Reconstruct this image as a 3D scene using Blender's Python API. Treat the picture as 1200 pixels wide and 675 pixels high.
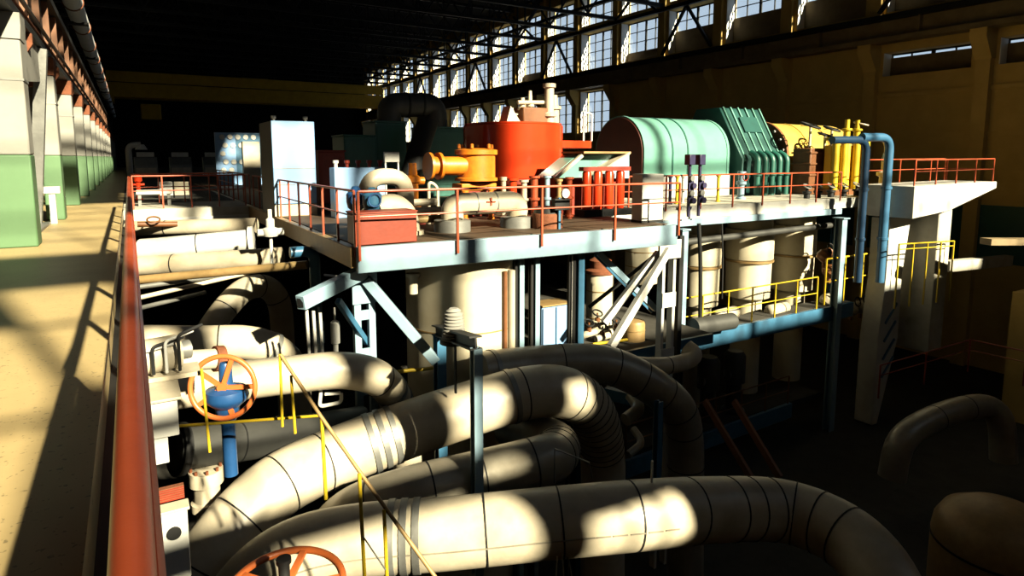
import bpy, math, random
from mathutils import Vector, Matrix
random.seed(7)
scene = bpy.context.scene
for o in list(bpy.data.objects): bpy.data.objects.remove(o)
col = scene.collection
# ------------------------------------------------------------------ camera
F, CX, CY = 740.0, 600.0, 275.0
YAW, PITCH, EYE = math.radians(31.1), math.atan(91/740.0), 1.7
cam = bpy.data.cameras.new('camera'); cam.sensor_width = 36; cam.lens = F/1200*36
cam.shift_y = (CY-337.5)/1200; cam.clip_start = .05; cam.clip_end = 400
co = bpy.data.objects.new('camera', cam); col.objects.link(co)
co.location = (0, 0, EYE); co.rotation_euler = (math.pi/2-PITCH, 0, -YAW); scene.camera = co
# ------------------------------------------------------------------ light
SUN_AZ, SUN_EL = math.radians(14), math.radians(28)      # light travels towards +Y and a little to -X, falling
sd = Vector((-math.sin(SUN_AZ)*math.cos(SUN_EL), math.cos(SUN_AZ)*math.cos(SUN_EL), -math.sin(SUN_EL)))
sl = bpy.data.lights.new('sun', 'SUN'); sl.energy = 40.0; sl.color = (1, .83, .55); sl.angle = math.radians(1.1)
so = bpy.data.objects.new('sun', sl); col.objects.link(so); so.rotation_euler = sd.to_track_quat('-Z', 'Y').to_euler()
so.location = (20, -30, 30)
w = bpy.data.worlds.new('world'); scene.world = w; w.use_nodes = True
bg = w.node_tree.nodes['Background']; bg.inputs[0].default_value = (.74, .87, 1, 1)
# sky strength raised towards +X to whiten the windows, kept low elsewhere to limit fill
_t = w.node_tree.nodes.new('ShaderNodeTexCoord'); _s = w.node_tree.nodes.new('ShaderNodeSeparateXYZ'); _r = w.node_tree.nodes.new('ShaderNodeMapRange')
w.node_tree.links.new(_t.outputs['Generated'], _s.inputs[0]); w.node_tree.links.new(_s.outputs['X'], _r.inputs['Value'])
_r.inputs['From Min'].default_value = 0; _r.inputs['From Max'].default_value = .3; _r.inputs['To Min'].default_value = .11; _r.inputs['To Max'].default_value = .8
w.node_tree.links.new(_r.outputs[0], bg.inputs[1])
scene.view_settings.view_transform = 'Standard'; scene.view_settings.look = 'None'
scene.view_settings.exposure = 0; scene.view_settings.gamma = 1; scene.view_settings.use_curve_mapping = False

# ------------------------------------------------------------------ pixel -> point
def ray(px, py):
    r, v = px-CX, py-CY
    fw = F*math.cos(PITCH)-v*math.sin(PITCH); dn = v*math.cos(PITCH)+F*math.sin(PITCH)
    return Vector((r*math.cos(YAW)+fw*math.sin(YAW), fw*math.cos(YAW)-r*math.sin(YAW), -dn))
def P(px, py, X=None, Y=None, Z=None, d=None):
    v = ray(px, py)
    if d is not None: s = d/F
    elif X is not None: s = X/v.x
    elif Y is not None: s = Y/v.y
    else: s = (Z-EYE)/v.z
    return Vector((0, 0, EYE))+v*s
def pix(pts, D): return [P(x, y, d=F*D/wd) for x, y, wd in pts]

# ------------------------------------------------------------------ materials
def mat(name, c, rough=.55, metal=0.0, var=.18, scale=3.0, bump=.0, spec=.5, dirt=None, dirt_amt=.5, k=.45):
    if k: c = tuple(x*k for x in c); dirt = tuple(x*k for x in dirt) if dirt else None; spec = spec*.7
    m = bpy.data.materials.new(name); m.use_nodes = True; nt = m.node_tree; b = nt.nodes['Principled BSDF']
    tc = nt.nodes.new('ShaderNodeTexCoord'); nz = nt.nodes.new('ShaderNodeTexNoise')
    nz.inputs['Scale'].default_value = scale; nz.inputs['Detail'].default_value = 6; nz.inputs['Roughness'].default_value = .65
    nt.links.new(tc.outputs['Object'], nz.inputs['Vector'])
    rp = nt.nodes.new('ShaderNodeValToRGB'); nt.links.new(nz.outputs['Fac'], rp.inputs['Fac'])
    lo = tuple(x*(1-var) for x in c); hi = tuple(min(1, x*(1+var)) for x in c)
    rp.color_ramp.elements[0].position = .3; rp.color_ramp.elements[0].color = (*lo, 1)
    rp.color_ramp.elements[1].position = .7; rp.color_ramp.elements[1].color = (*hi, 1)
    out = rp.outputs['Color']
    if dirt:
        n2 = nt.nodes.new('ShaderNodeTexNoise'); n2.inputs['Scale'].default_value = scale*.6; n2.inputs['Detail'].default_value = 8
        nt.links.new(tc.outputs['Object'], n2.inputs['Vector'])
        r2 = nt.nodes.new('ShaderNodeValToRGB'); r2.color_ramp.elements[0].position = .55; r2.color_ramp.elements[1].position = .72
        r2.color_ramp.elements[1].color = (dirt_amt,)*3+(1,); r2.color_ramp.elements[0].color = (0, 0, 0, 1)
        nt.links.new(n2.outputs['Fac'], r2.inputs['Fac'])
        mx = nt.nodes.new('ShaderNodeMix'); mx.data_type = 'RGBA'; mx.inputs[7].default_value = (*dirt, 1)
        nt.links.new(r2.outputs['Color'], mx.inputs[0]); nt.links.new(out, mx.inputs[6]); out = mx.outputs[2]
    nt.links.new(out, b.inputs['Base Color'])
    b.inputs['Roughness'].default_value = rough; b.inputs['Metallic'].default_value = metal; b.inputs['Specular IOR Level'].default_value = spec
    if bump:
        bp = nt.nodes.new('ShaderNodeBump'); bp.inputs['Strength'].default_value = bump; bp.inputs['Distance'].default_value = .02
        n3 = nt.nodes.new('ShaderNodeTexNoise'); n3.inputs['Scale'].default_value = scale*4; n3.inputs['Detail'].default_value = 5
        nt.links.new(tc.outputs['Object'], n3.inputs['Vector']); nt.links.new(n3.outputs['Fac'], bp.inputs['Height'])
        nt.links.new(bp.outputs['Normal'], b.inputs['Normal'])
    return m
M = dict(
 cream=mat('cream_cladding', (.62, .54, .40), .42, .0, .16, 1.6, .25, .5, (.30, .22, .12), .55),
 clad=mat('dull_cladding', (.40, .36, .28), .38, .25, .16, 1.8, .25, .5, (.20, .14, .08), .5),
 white=mat('white_paint', (.72, .71, .66), .5, 0, .08, 2, .1, .5, (.4, .33, .22), .35),
 silo=mat('silo_paint', (.74, .66, .48), .5, 0, .10, 1.2, .1, .4, (.42, .32, .17), .4),
 plaster=mat('plaster', (.34, .33, .295), .75, 0, .06, 1.5, .1, .3),
 green=mat('dado_green', (.10, .20, .09), .6, 0, .06, 1.5, .1, .4),
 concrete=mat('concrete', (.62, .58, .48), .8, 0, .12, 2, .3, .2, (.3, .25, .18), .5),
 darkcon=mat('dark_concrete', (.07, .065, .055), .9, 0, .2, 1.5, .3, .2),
 wall=mat('ochre_wall', (.42, .29, .095), .85, 0, .12, .6, .15, .2, k=1),
 girder=mat('girder_brown', (.13, .095, .05), .7, 0, .25, 1.2, .1, .3, k=1),
 black=mat('black_steel', (.018, .018, .018), .6, .3, .2, 3, 0, .4),
 roof=mat('roof_dark', (.02, .019, .018), .9, 0, .2, 1, 0, .1),
 pale=mat('pale_blue_paint', (.28, .42, .52), .45, 0, .1, 2, .08, .5, (.25, .28, .28), .4),
 blue=mat('steel_blue_paint', (.05, .17, .30), .42, 0, .15, 2, .08, .5, (.03, .06, .09), .5, k=.45),
 midblue=mat('pipe_blue', (.05, .16, .30), .35, 0, .1, 2, .05, .5),
 vblue=mat('valve_blue', (.015, .075, .22), .38, 0, .15, 4, .1, .5),
 wheelred=mat('wheel_orange', (.72, .17, .04), .4, 0, .12, 5, .05, .5),
 endplate=mat('dark_end_plate', (.09, .02, .012), .5, 0, .2, 2, .05, .4),
 house=mat('housing_teal', (.012, .085, .075), .4, 0, .12, 1.5, .05, .5),
 deckm=mat('worn_deck', (.085, .052, .028), .7, 0, .25, 1.5, .2, .3, (.03, .02, .014), .7),
 red=mat('rail_red', (.50, .085, .03), .38, 0, .16, 3, .1, .5, (.25, .05, .02), .4),
 tankred=mat('tank_red', (.74, .05, .012), .2, 0, .1, 1.2, .05, .5),
 deepred=mat('deep_red', (.30, .03, .012), .5, 0, .2, 3, .1, .4),
 boxred=mat('box_red', (.23, .032, .011), .5, 0, .12, 3, .1, .4),
 orange=mat('orange_paint', (.76, .22, .015), .4, 0, .18, 4, .1, .5, (.4, .06, .02), .5),
 teal=mat('teal_paint', (.02, .13, .10), .45, 0, .15, 2, .05, .5),
 tgreen=mat('tank_green', (.17, .40, .33), .28, 0, .08, 1.5, .05, .5),
 yellow=mat('yellow_paint', (.68, .47, .02), .4, 0, .12, 3, .05, .5),
 tyel=mat('tank_yellow', (.70, .46, .09), .4, 0, .1, 1.5, .05, .5),
 brown=mat('brown_paint', (.22, .085, .03), .5, 0, .2, 4, .1, .4),
 tan=mat('tan_metal', (.42, .27, .11), .5, .2, .15, 5, 0, .4),
 ochre=mat('crane_yellow', (.60, .36, .03), .55, 0, .15, 1, 0, .3, k=.8),
 grey=mat('grey_metal', (.30, .30, .28), .45, .5, .15, 4, .1, .5),
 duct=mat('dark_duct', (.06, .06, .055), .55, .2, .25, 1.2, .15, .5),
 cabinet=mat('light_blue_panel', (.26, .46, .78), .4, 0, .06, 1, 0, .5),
 navy=mat('navy_paint', (.018, .055, .12), .35, 0, .15, 3, .05, .5),
 purple=mat('dark_violet_paint', (.03, .025, .075), .4, 0, .2, 4, 0, .5),
 rust=mat('rusty_brick', (.22, .075, .035), .8, 0, .3, 9, .4, .2),
 reveal=mat('window_reveal', (.62, .64, .64), .8, 0, .05, 1, 0, .2, k=0),
 frame=mat('window_frame', (.03, .032, .035), .6, .2, .2, 3, 0, .3),
 floor=mat('floor_tan', (.56, .42, .20), .5, 0, .10, 1.2, .12, .4, (.30, .22, .10), .45),
)
def glass():
    m = bpy.data.materials.new('dusty_glass'); m.use_nodes = True; nt = m.node_tree
    for n in list(nt.nodes): nt.nodes.remove(n)
    o = nt.nodes.new('ShaderNodeOutputMaterial'); t = nt.nodes.new('ShaderNodeBsdfTransparent'); g = nt.nodes.new('ShaderNodeBsdfGlossy')
    x = nt.nodes.new('ShaderNodeMixShader'); x.inputs[0].default_value = .06; t.inputs[0].default_value = (.93, .97, 1, 1); g.inputs['Roughness'].default_value = .15
    nt.links.new(t.outputs[0], x.inputs[1]); nt.links.new(g.outputs[0], x.inputs[2]); nt.links.new(x.outputs[0], o.inputs[0]); return m
M['glass'] = glass()
def speck(m):        # dark worn pits scattered over the walkway
    nt = m.node_tree; b = nt.nodes['Principled BSDF']; src = b.inputs['Base Color'].links[0].from_socket
    tc = nt.nodes.new('ShaderNodeTexCoord'); v = nt.nodes.new('ShaderNodeTexNoise'); v.inputs['Scale'].default_value = 26; v.inputs['Detail'].default_value = 2
    nt.links.new(tc.outputs['Object'], v.inputs['Vector'])
    r = nt.nodes.new('ShaderNodeValToRGB'); r.color_ramp.elements[0].position = .64; r.color_ramp.elements[1].position = .68
    nt.links.new(v.outputs['Fac'], r.inputs['Fac'])
    mx = nt.nodes.new('ShaderNodeMix'); mx.data_type = 'RGBA'; mx.inputs[7].default_value = (.13, .10, .05, 1)
    nt.links.new(r.outputs['Color'], mx.inputs[0]); nt.links.new(src, mx.inputs[6]); nt.links.new(mx.outputs[2], b.inputs['Base Color'])
speck(M['floor'])

# ------------------------------------------------------------------ mesh building
class MB:
    def __init__(s): s.v = []; s.f = []
    def add(s, vs, fs):
        n = len(s.v); s.v += [Vector(v) for v in vs]; s.f += [tuple(i+n for i in f) for f in fs]; return s
    def box(s, c, d, rz=0):
        c = Vector(c); q = Matrix.Rotation(rz, 3, 'Z')
        vs = [c+q @ Vector((x*d[0]/2, y*d[1]/2, z*d[2]/2)) for x in (-1, 1) for y in (-1, 1) for z in (-1, 1)]
        return s.add(vs, [(0, 1, 3, 2), (4, 6, 7, 5), (0, 4, 5, 1), (2, 3, 7, 6), (0, 2, 6, 4), (1, 5, 7, 3)])
    def span(s, x0, x1, y0, y1, z0, z1): return s.box(((x0+x1)/2, (y0+y1)/2, (z0+z1)/2), (abs(x1-x0), abs(y1-y0), abs(z1-z0)))
    def bar(s, p, q, wd, ht, up=(0, 0, 1)):
        p, q = Vector(p), Vector(q); t = (q-p).normalized(); up = Vector(up)
        if abs(t.dot(up)) > .97: up = Vector((0, 1, 0))
        a = t.cross(up).normalized(); b = a.cross(t)
        vs = [e+a*i*wd/2+b*j*ht/2 for e in (p, q) for i, j in ((-1, -1), (1, -1), (1, 1), (-1, 1))]
        return s.add(vs, [(3, 2, 1, 0), (4, 5, 6, 7), (0, 1, 5, 4), (1, 2, 6, 5), (2, 3, 7, 6), (3, 0, 4, 7)])
    def ibeam(s, p, q, wd, ht, t=.03, up=(0, 0, 1)):
        p, q = Vector(p), Vector(q); d = (q-p).normalized(); u = Vector(up)
        if abs(d.dot(u)) > .97: u = Vector((0, 1, 0))
        a = d.cross(u).normalized(); u = a.cross(d)
        s.bar(p+u*(ht/2-t/2), q+u*(ht/2-t/2), wd, t, up); s.bar(p-u*(ht/2-t/2), q-u*(ht/2-t/2), wd, t, up)
        return s.bar(p, q, t, ht-2*t, up)
    def ring(s, c, t, a, b, r, n): return [c+a*math.cos(2*math.pi*i/n)*r+b*math.sin(2*math.pi*i/n)*r for i in range(n)]
    def tube(s, pts, r, n=20, caps=True):
        pts = [Vector(p) for p in pts]; k = len(pts); rs = r if isinstance(r, (list, tuple)) else [r]*k
        ts = [(pts[min(i+1, k-1)]-pts[max(i-1, 0)]).normalized() for i in range(k)]
        u = Vector((0, 0, 1)) if abs(ts[0].z) < .9 else Vector((0, 1, 0)); a = ts[0].cross(u).normalized(); vs = []; fs = []
        for i in range(k):
            a = (a-ts[i]*a.dot(ts[i])).normalized(); b = ts[i].cross(a); vs += s.ring(pts[i], ts[i], a, b, rs[i], n)
        for i in range(k-1):
            for j in range(n): fs.append((i*n+j, i*n+(j+1) % n, (i+1)*n+(j+1) % n, (i+1)*n+j))
        if caps: fs += [tuple(range(n))[::-1], tuple(range((k-1)*n, k*n))]
        return s.add(vs, fs)
    def lathe(s, prof, o=(0, 0, 0), axis=(0, 0, 1), n=28):
        o, ax = Vector(o), Vector(axis).normalized(); u = Vector((0, 0, 1)) if abs(ax.z) < .9 else Vector((1, 0, 0))
        a = ax.cross(u).normalized(); b = ax.cross(a); vs = []; fs = []; k = len(prof)
        for r, z in prof: vs += s.ring(o+ax*z, ax, a, b, max(r, 1e-4), n)
        for i in range(k-1):
            for j in range(n): fs.append((i*n+j, i*n+(j+1) % n, (i+1)*n+(j+1) % n, (i+1)*n+j))
        fs += [tuple(range(n))[::-1], tuple(range((k-1)*n, k*n))]
        return s.add(vs, fs)
    def torus(s, c, axis, R, r, n=40, m=10):
        c, ax = Vector(c), Vector(axis).normalized(); u = Vector((0, 0, 1)) if abs(ax.z) < .9 else Vector((1, 0, 0))
        a = ax.cross(u).normalized(); b = ax.cross(a); vs = []; fs = []
        for i in range(n):
            d = a*math.cos(2*math.pi*i/n)+b*math.sin(2*math.pi*i/n)
            for j in range(m): vs.append(c+d*(R+r*math.cos(2*math.pi*j/m))+ax*r*math.sin(2*math.pi*j/m))
        for i in range(n):
            for j in range(m): fs.append((i*m+j, ((i+1) % n)*m+j, ((i+1) % n)*m+(j+1) % m, i*m+(j+1) % m))
        return s.add(vs, fs)
    def prism(s, poly, ext, f):      # poly of 2-D points, extruded from ext[0] to ext[1]; f(u, v, e) gives the 3-D point
        k = len(poly); vs = [f(u, v, e) for e in ext for u, v in poly]
        return s.add(vs, [tuple(range(k))[::-1], tuple(range(k, 2*k))]+[(i, (i+1) % k, k+(i+1) % k, k+i) for i in range(k)])
    def build(s, name, m, parent=None, bev=0, ang=38, base=None):
        me = bpy.data.meshes.new(name)
        if parent is not None:
            r = parent
            while r.parent: r = r.parent
            o0 = Vector(r.location)
        elif base is not None: o0 = Vector(base)
        else:
            xs, ys, zs = zip(*s.v); o0 = Vector(((min(xs)+max(xs))/2, (min(ys)+max(ys))/2, min(zs)))
        me.from_pydata([v-o0 for v in s.v], [], s.f)
        import bmesh
        b = bmesh.new(); b.from_mesh(me); bmesh.ops.recalc_face_normals(b, faces=b.faces); b.to_mesh(me); b.free()
        me.materials.append(M[m] if isinstance(m, str) else m); me.shade_smooth(); me.set_sharp_from_angle(angle=math.radians(ang))
        o = bpy.data.objects.new(name, me); col.objects.link(o)
        if parent is not None: o.parent = parent
        else: o.location = o0
        if bev:
            q = o.modifiers.new('edge', 'BEVEL'); q.width = bev; q.segments = 2; q.limit_method = 'ANGLE'; q.angle_limit = math.radians(50)
        return o
def sm(pts, k=6):                     # smooth curve through points
    pts = [Vector(p) for p in pts]; out = []
    for i in range(len(pts)-1):
        p0 = pts[max(i-1, 0)]; p1 = pts[i]; p2 = pts[i+1]; p3 = pts[min(i+2, len(pts)-1)]
        for j in range(k):
            t = j/k; out.append(.5*((2*p1)+(p2-p0)*t+(2*p0-5*p1+4*p2-p3)*t*t+(3*p1-p0-3*p2+p3)*t**3))
    return out+[pts[-1]]
def bend(pts, r, k=8):                # polyline with rounded corners
    pts = [Vector(p) for p in pts]; out = [pts[0]]
    for i in range(1, len(pts)-1):
        a, b, c = pts[i-1], pts[i], pts[i+1]; d1 = (a-b); d2 = (c-b); q = min(r, d1.length*.49, d2.length*.49)
        s, e = b+d1.normalized()*q, b+d2.normalized()*q
        for j in range(k+1): t = j/k; out.append(s*(1-t)**2+b*2*t*(1-t)+e*t*t)
    return out+[pts[-1]]
def T(name, label, cat, loc, group=None):
    o = bpy.data.objects.new(name, None); o.empty_display_size = .3; col.objects.link(o); o.location = loc
    o['label'] = label; o['category'] = cat
    if group: o['group'] = group
    return o
def one(name, label, cat, mb, m, group=None, bev=0, ang=38):
    o = mb.build(name, m, None, bev, ang); o['label'] = label; o['category'] = cat
    if group: o['group'] = group
    return o
def S(name, mb, m, label=None, bev=0, parent=None):
    o = mb.build(name, m, parent, bev)
    if parent is None: o['kind'] = 'structure'
    return o
ORD = 'first second third fourth fifth sixth seventh eighth ninth tenth eleventh twelfth thirteenth fourteenth fifteenth sixteenth seventeenth eighteenth nineteenth twentieth'.split()
# ================================================================== SETTING
YF, YB, XL, XR, ZT, ZB = 122.0, -6.0, -7.0, 40.0, 19.0, -10.0
S('floor', MB().span(XL, -.27, YB, YF, -.35, 0), 'floor')
S('floor', MB().span(XL, XR+1.2, YB, YF, ZB-.3, ZB), 'darkcon')
S('wall_left', MB().span(XL-.3, XL, YB, YF, ZB, ZT), 'girder')
S('wall_far', MB().span(XL-.3, XR+1.3, YF, YF+.3, ZB, ZT), 'roof')
# back wall, unseen: window openings shaped and placed to cast the wanted sun patches
wn = 0; TH0 = 1.3
# openings in the back wall behind the camera: (x0, x1, z0, z1, columns, rows)
OPEN = [(.2, 2.45, 4.5, 7.7, 1, 2), (2.6, 4.2, 3.6, 4.6, 1, 1),
        (2.75, 8.1, 4.95, 6.2, 2, 1), (3.85, 7.2, 6.35, 7.8, 2, 1), (7.65, 8.5, 6.7, 7.2, 1, 1), (2.5, 3.75, 6.35, 8.95, 1, 2),
        (4.8, 5.5, 8.1, 9.4, 1, 1), (6.05, 7.5, 8.1, 9.4, 1, 1), (8.85, 9.9, 5.1, 6.4, 1, 1), (11.1, 11.8, 5.2, 6.0, 1, 1), (5.0, 7.9, 3.0, 4.45, 2, 1), (8.4, 9.9, 2.75, 3.65, 3, 1), (8.3, 8.9, 4.5, 4.9, 1, 1),
        (8.0, 10.2, 7.3, 11.3, 1, 2), (2.3, 9.0, 10.7, 18.6, 3, 6), (9.4, 11.2, 11.7, 16.6, 2, 3), (10.6, 13.5, 7.25, 11.2, 1, 2), (13.55, 15.7, 6.9, 11.2, 1, 2), (11.5, 15.5, 11.4, 14.3, 3, 1),
        (15.8, 20.4, 7.15, 11.1, 2, 2), (16.1, 20.4, 11.3, 17.5, 3, 2), (20.6, 25.2, 6.75, 11.7, 3, 3), (20.8, 25.2, 11.9, 15.2, 2, 2), (20.8, 25.2, 15.35, 18.6, 2, 1),
        (25.5, 29.65, 6.85, 11.7, 3, 3), (25.5, 30.05, 11.85, 15.2, 2, 2), (25.5, 30.05, 15.35, 18.6, 2, 1), (29.8, 38.6, 7.4, 11.75, 4, 3), (30.2, 38.6, 11.85, 18.6, 4, 3)]
xs = sorted({XL-.3, XR+TH0} | {v for o in OPEN for v in o[:2]}); zs = sorted({ZB, ZT} | {v for o in OPEN for v in o[2:4]})
wb = MB()
for z0, z1 in zip(zs, zs[1:]):
    st = None
    for x0, x1 in list(zip(xs, xs[1:]))+[(None, None)]:
        solid = x0 is not None and not any(o[0] <= x0 and x1 <= o[1] and o[2] <= z0 and z1 <= o[3] for o in OPEN)
        if solid and st is None: st = x0
        if solid: en = x1
        if not solid and st is not None: wb.span(st, en, YB-.3, YB, z0, z1); st = None
wb.prism([(1.5, 4.5), (2.45, 6.6), (2.45, 4.5)], (YB-.3, YB), lambda u, v, e: Vector((u, e, v)))   # unseen triangle added to keep the sun off the near handrail
S('wall_back', wb, 'wall')
for x0, x1, z0, z1, nx, nz in OPEN:
    wn += 1; f = MB(); y0, y1 = YB-.22, YB-.12
    for i in range(nx+1): x = x0+(x1-x0)*i/nx; q = .035 if 0 < i < nx else .05; f.span(x-q, x+q, y0, y1, z0, z1)
    for i in range(nz+1): z = z0+(z1-z0)*i/nz; f.span(x0, x1, y0+.01, y1-.01, z-.03, z+.03)
    o = f.build(f'window_{wn}', 'frame'); o['kind'] = 'structure'
    MB().span(x0, x1, YB-.175, YB-.165, z0, z1).build('pane', 'glass', o)
# roof; unseen skylights added to put sun on the columns, screen and far boxes
SKY = [(3.0, 6.8, -5.0, 56.0, 2, 24), (8.5, 11.0, -5.6, 0.5, 2, 3), (12.8, 16.4, 5.5, 12.5, 3, 3)]
rf = MB(); x0 = XL-.3
for a, b, c, d, nx, ny in SKY:
    rf.span(x0, a, YB-.3, YF+.3, ZT, ZT+.3); rf.span(a, b, YB-.3, c, ZT, ZT+.3); rf.span(a, b, d, YF+.3, ZT, ZT+.3); x0 = b
    wn += 1; f = MB()
    for i in range(nx+1): x = a+(b-a)*i/nx; f.span(x-.04, x+.04, c, d, ZT+.15, ZT+.22)
    for i in range(ny+1): y = c+(d-c)*i/ny; f.span(a, b, y-.04, y+.04, ZT+.16, ZT+.21)
    o = f.build(f'window_{wn}', 'frame'); o['kind'] = 'structure'; MB().span(a, b, c, d, ZT+.18, ZT+.19).build('pane', 'glass', o)
rf.span(x0, XR+1.3, YB-.3, YF+.3, ZT, ZT+.3); S('ceiling', rf, 'roof')
# right wall with openings, 6 m bays
BAY0, NB = -1.6, 20
def bay(i): return BAY0+6.1*i, BAY0+6.1*(i+1)
TH = 1.1
wr = MB(); wr.span(XR, XR+TH, YB, bay(0)[0], ZB, ZT); wr.span(XR, XR+TH, bay(NB-1)[1], YF, ZB, ZT)
def window(x, y0, y1, z0, z1, nx, nz, dark_to=None):
    global wn; wn += 1
    f = MB(); t = .05
    for a, b in ((y0, y0+.1), (y1-.1, y1)): f.span(x-t, x+t, a, b, z0, z1)
    for a, b in ((z0, z0+.1), (z1-.1, z1)): f.span(x-t, x+t, y0+.1, y1-.1, a, b)
    for i in range(1, nx):
        yy = y0+(y1-y0)*i/nx; q = .1 if i*2 == nx else .03; f.span(x-t, x+t, yy-q, yy+q, z0+.1, z1-.1)
    for i in range(1, nz): zz = z0+(z1-z0)*i/nz; f.span(x-t*.8, x+t*.8, y0+.1, y1-.1, zz-.03, zz+.03)
    o = f.build(f'window_{wn}', 'frame'); o['kind'] = 'structure'
    MB().span(x-.008, x+.008, y0+.05, y1-.05, z0+.05, z1-.05).build('pane', 'glass', o)
    MB().span(XR+.02, x-.06, y1-.04, y1-.005, z0+.02, z1-.02).build('reveal', 'reveal', o)
    if dark_to: MB().span(x-.12, x-.06, y0+.02, y1-.02, z0+.02, dark_to).build('sill_panel', 'girder', o)
for i in range(NB):
    a, b = bay(i); c, d = a+.75, b-.55
    wr.span(XR, XR+TH, a, c, ZB, ZT); wr.span(XR, XR+TH, d, b, ZB, ZT)            # piers
    wr.span(XR, XR+TH, c, d, 17.6, ZT); wr.span(XR, XR+TH, c, d, 14.0, 14.7)
    wr.span(XR, XR+TH, c, d, 9.0, 10.4)
    up = 8.3 if a > 43 else (8.0 if i in (2, 3) else None)
    lo = 4.2 if a > 43 else 6.6
    if up: wr.span(XR, XR+TH, c, d, up, 9.0); wr.span(XR, XR+TH, c, d, ZB, lo)
    else: wr.span(XR, XR+TH, c, d, ZB, 9.0)
    if i >= 3:
        window(XR+TH-.2, c, d, 10.4, 14.0, 4, 4, 12.3 if a < 38 else (11.3 if i % 3 == 1 else None))
        window(XR+TH-.2, c, d, 14.7, 17.6, 4, 3)
    else: wr.span(XR, XR+TH, c, d, 10.4, 14.0); wr.span(XR, XR+TH, c, d, 14.7, 17.6)
    if up: window(XR+TH-.2, c, d, lo, up, 4, 4, 7.75 if i in (2, 3) else None)
S('wall_right', wr, 'wall')
# pilasters with corbels, wall ledges
tn = 0
for i in range(NB+1):
    y = BAY0+6.1*i; tn += 1
    p = MB().span(XR-.45, XR, y-.35, y+.35, ZB, 7.2)
    p.prism([(XR, 6.9), (XR-.45, 6.9), (XR-1.25, 8.0), (XR-1.25, 8.45), (XR, 8.45)], (y-.4, y+.4), lambda u, v, e: Vector((u, e, v)))
    p.span(XR-.3, XR, y-.3, y+.3, 8.45, ZT)
    S(f'trim_{tn}', p, 'wall')
for z, dz, dx in ((5.55, .25, .12), (3.1, .25, .12), (1.0, 1.6, .10)):
    tn += 1; S(f'trim_{tn}', MB().span(XR-dx, XR, YB, 43, z-dz, z), 'wall')
tn += 1; S(f'trim_{tn}', MB().span(XR-.08, XR, YB, 60, -4, -.9), 'teal')

# ---- crane runway, trusses, bracing
g = T('crane_runway', 'long dark brown crane runway beam on corbels along the windowed wall', 'beam', (XR-.9, 0, 8.45))
MB().span(XR-1.3, XR-.35, YB+.1, YF-.05, 8.45, 8.75).build('bottom_flange', 'girder', g)
MB().span(XR-.95, XR-.6, YB+.1, YF-.05, 8.75, 9.7).build('web', 'girder', g)
MB().span(XR-1.45, XR-.35, YB+.1, YF-.05, 9.7, 9.95).build('top_flange', 'black', g)
MB().span(XR-1.0, XR-.85, YB+.1, YF-.05, 9.95, 10.1).build('rail', 'black', g)
for k in range(20):
    y = BAY0+3+6.1*k
    MB().span(XR-1.3, XR-.6, y-.05, y+.05, 8.76, 9.69).build('stiffener', 'girder', g)
for k in range(19):
    y = BAY0+6.1*(k+1)
    t = T('roof_truss', f'dark lattice roof truss under the ceiling, {ORD[k]} from the camera', 'roof truss', (XL+.2, y, 14.4), 'roof trusses')
    c = MB(); c.bar((XL+.05, y, 14.5), (XR-.32, y, 14.5), .3, .3); c.build('bottom_chord', 'black', t)
    c = MB(); c.bar((XL+.05, y, 18.6), (XR-.32, y, 18.6), .3, .3); c.build('top_chord', 'black', t)
    c = MB(); n = 16; xs = [XL+.2+(XR-.6-XL-.2)*j/n for j in range(n+1)]
    for j in range(n):
        c.bar((xs[j], y, 14.6), (xs[j], y, 18.5), .12, .12)
        c.bar((xs[j], y, 14.6 if j % 2 else 18.5), (xs[j+1], y, 18.5 if j % 2 else 14.6), .14, .14)
    c.build('lattice', 'black', t)
for k in range(3, 20):
    if k % 3 == 2: continue
    y0, y1 = bay(k)
    t = MB(); m_ = (y0+y1)/2
    if k % 3 == 0: t.bar((XR-.55, y0+.4, 10.3), (XR-.55, m_, 13.9), .2, .2, (1, 0, 0)); t.bar((XR-.55, y1-.4, 10.3), (XR-.55, m_, 13.9), .2, .2, (1, 0, 0))
    else: t.bar((XR-.55, y0+.4, 14.2), (XR-.55, y1-.4, 17.9), .18, .18, (1, 0, 0)); t.bar((XR-.55, y1-.4, 14.2), (XR-.7, y0+.4, 17.9), .18, .18, (1, 0, 0))
    one('wind_brace', f'dark crossed steel brace in front of the upper windows, {ORD[k-3]} bay from the camera', 'brace', t, 'black', 'window braces')
for z in (13.95, 16.2):
    one('eaves_girder', 'long dark steel girder across the '+('foot' if z < 15 else 'middle')+' of the topmost windows', 'beam', MB().bar((XR-.85, 12, z), (XR-.85, YF-.05, z), .25, .3), 'black')

# ---- left row of columns
YC = [14.9+6.1*k for k in range(17)]
for k, y in enumerate(YC):
    t = T('concrete_column', f'white and green painted column beside the walkway, {ORD[k]} from the camera', 'column', (-2.1, y, 0), 'walkway columns')
    wd = .95 if k == 0 else .42
    x1, x0 = -1.57, -1.57-wd
    MB().span(x0, x1, y, y+.62, 0, 1.74).build('green_dado', 'green', t, .03)
    MB().span(x0, x1, y, y+.62, 1.74, 3.85).build('white_shaft', 'plaster', t, .03)
    MB().prism([(x0-.2, 3.85), (x1+.01, 3.85), (x1+.03, 4.1), (x1+.03, 4.32), (x0-.2, 4.32)], (y-.03, y+.65), lambda u, v, e: Vector((u, e, v))).build('corbel', 'plaster' if k == 0 else 'rust', t)
    MB().span(x0-.01, x1+.012, y-.012, y+.63, 3.1, 3.14).build('band', 'grey', t)
t = T('crane_runway', 'dark riveted crane runway beam above the white and green columns', 'beam', (-2.3, 0, 4.32))
MB().span(-2.75, -1.62, 2, YF-.05, 4.33, 4.5).build('bottom_flange', 'black', t)
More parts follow.
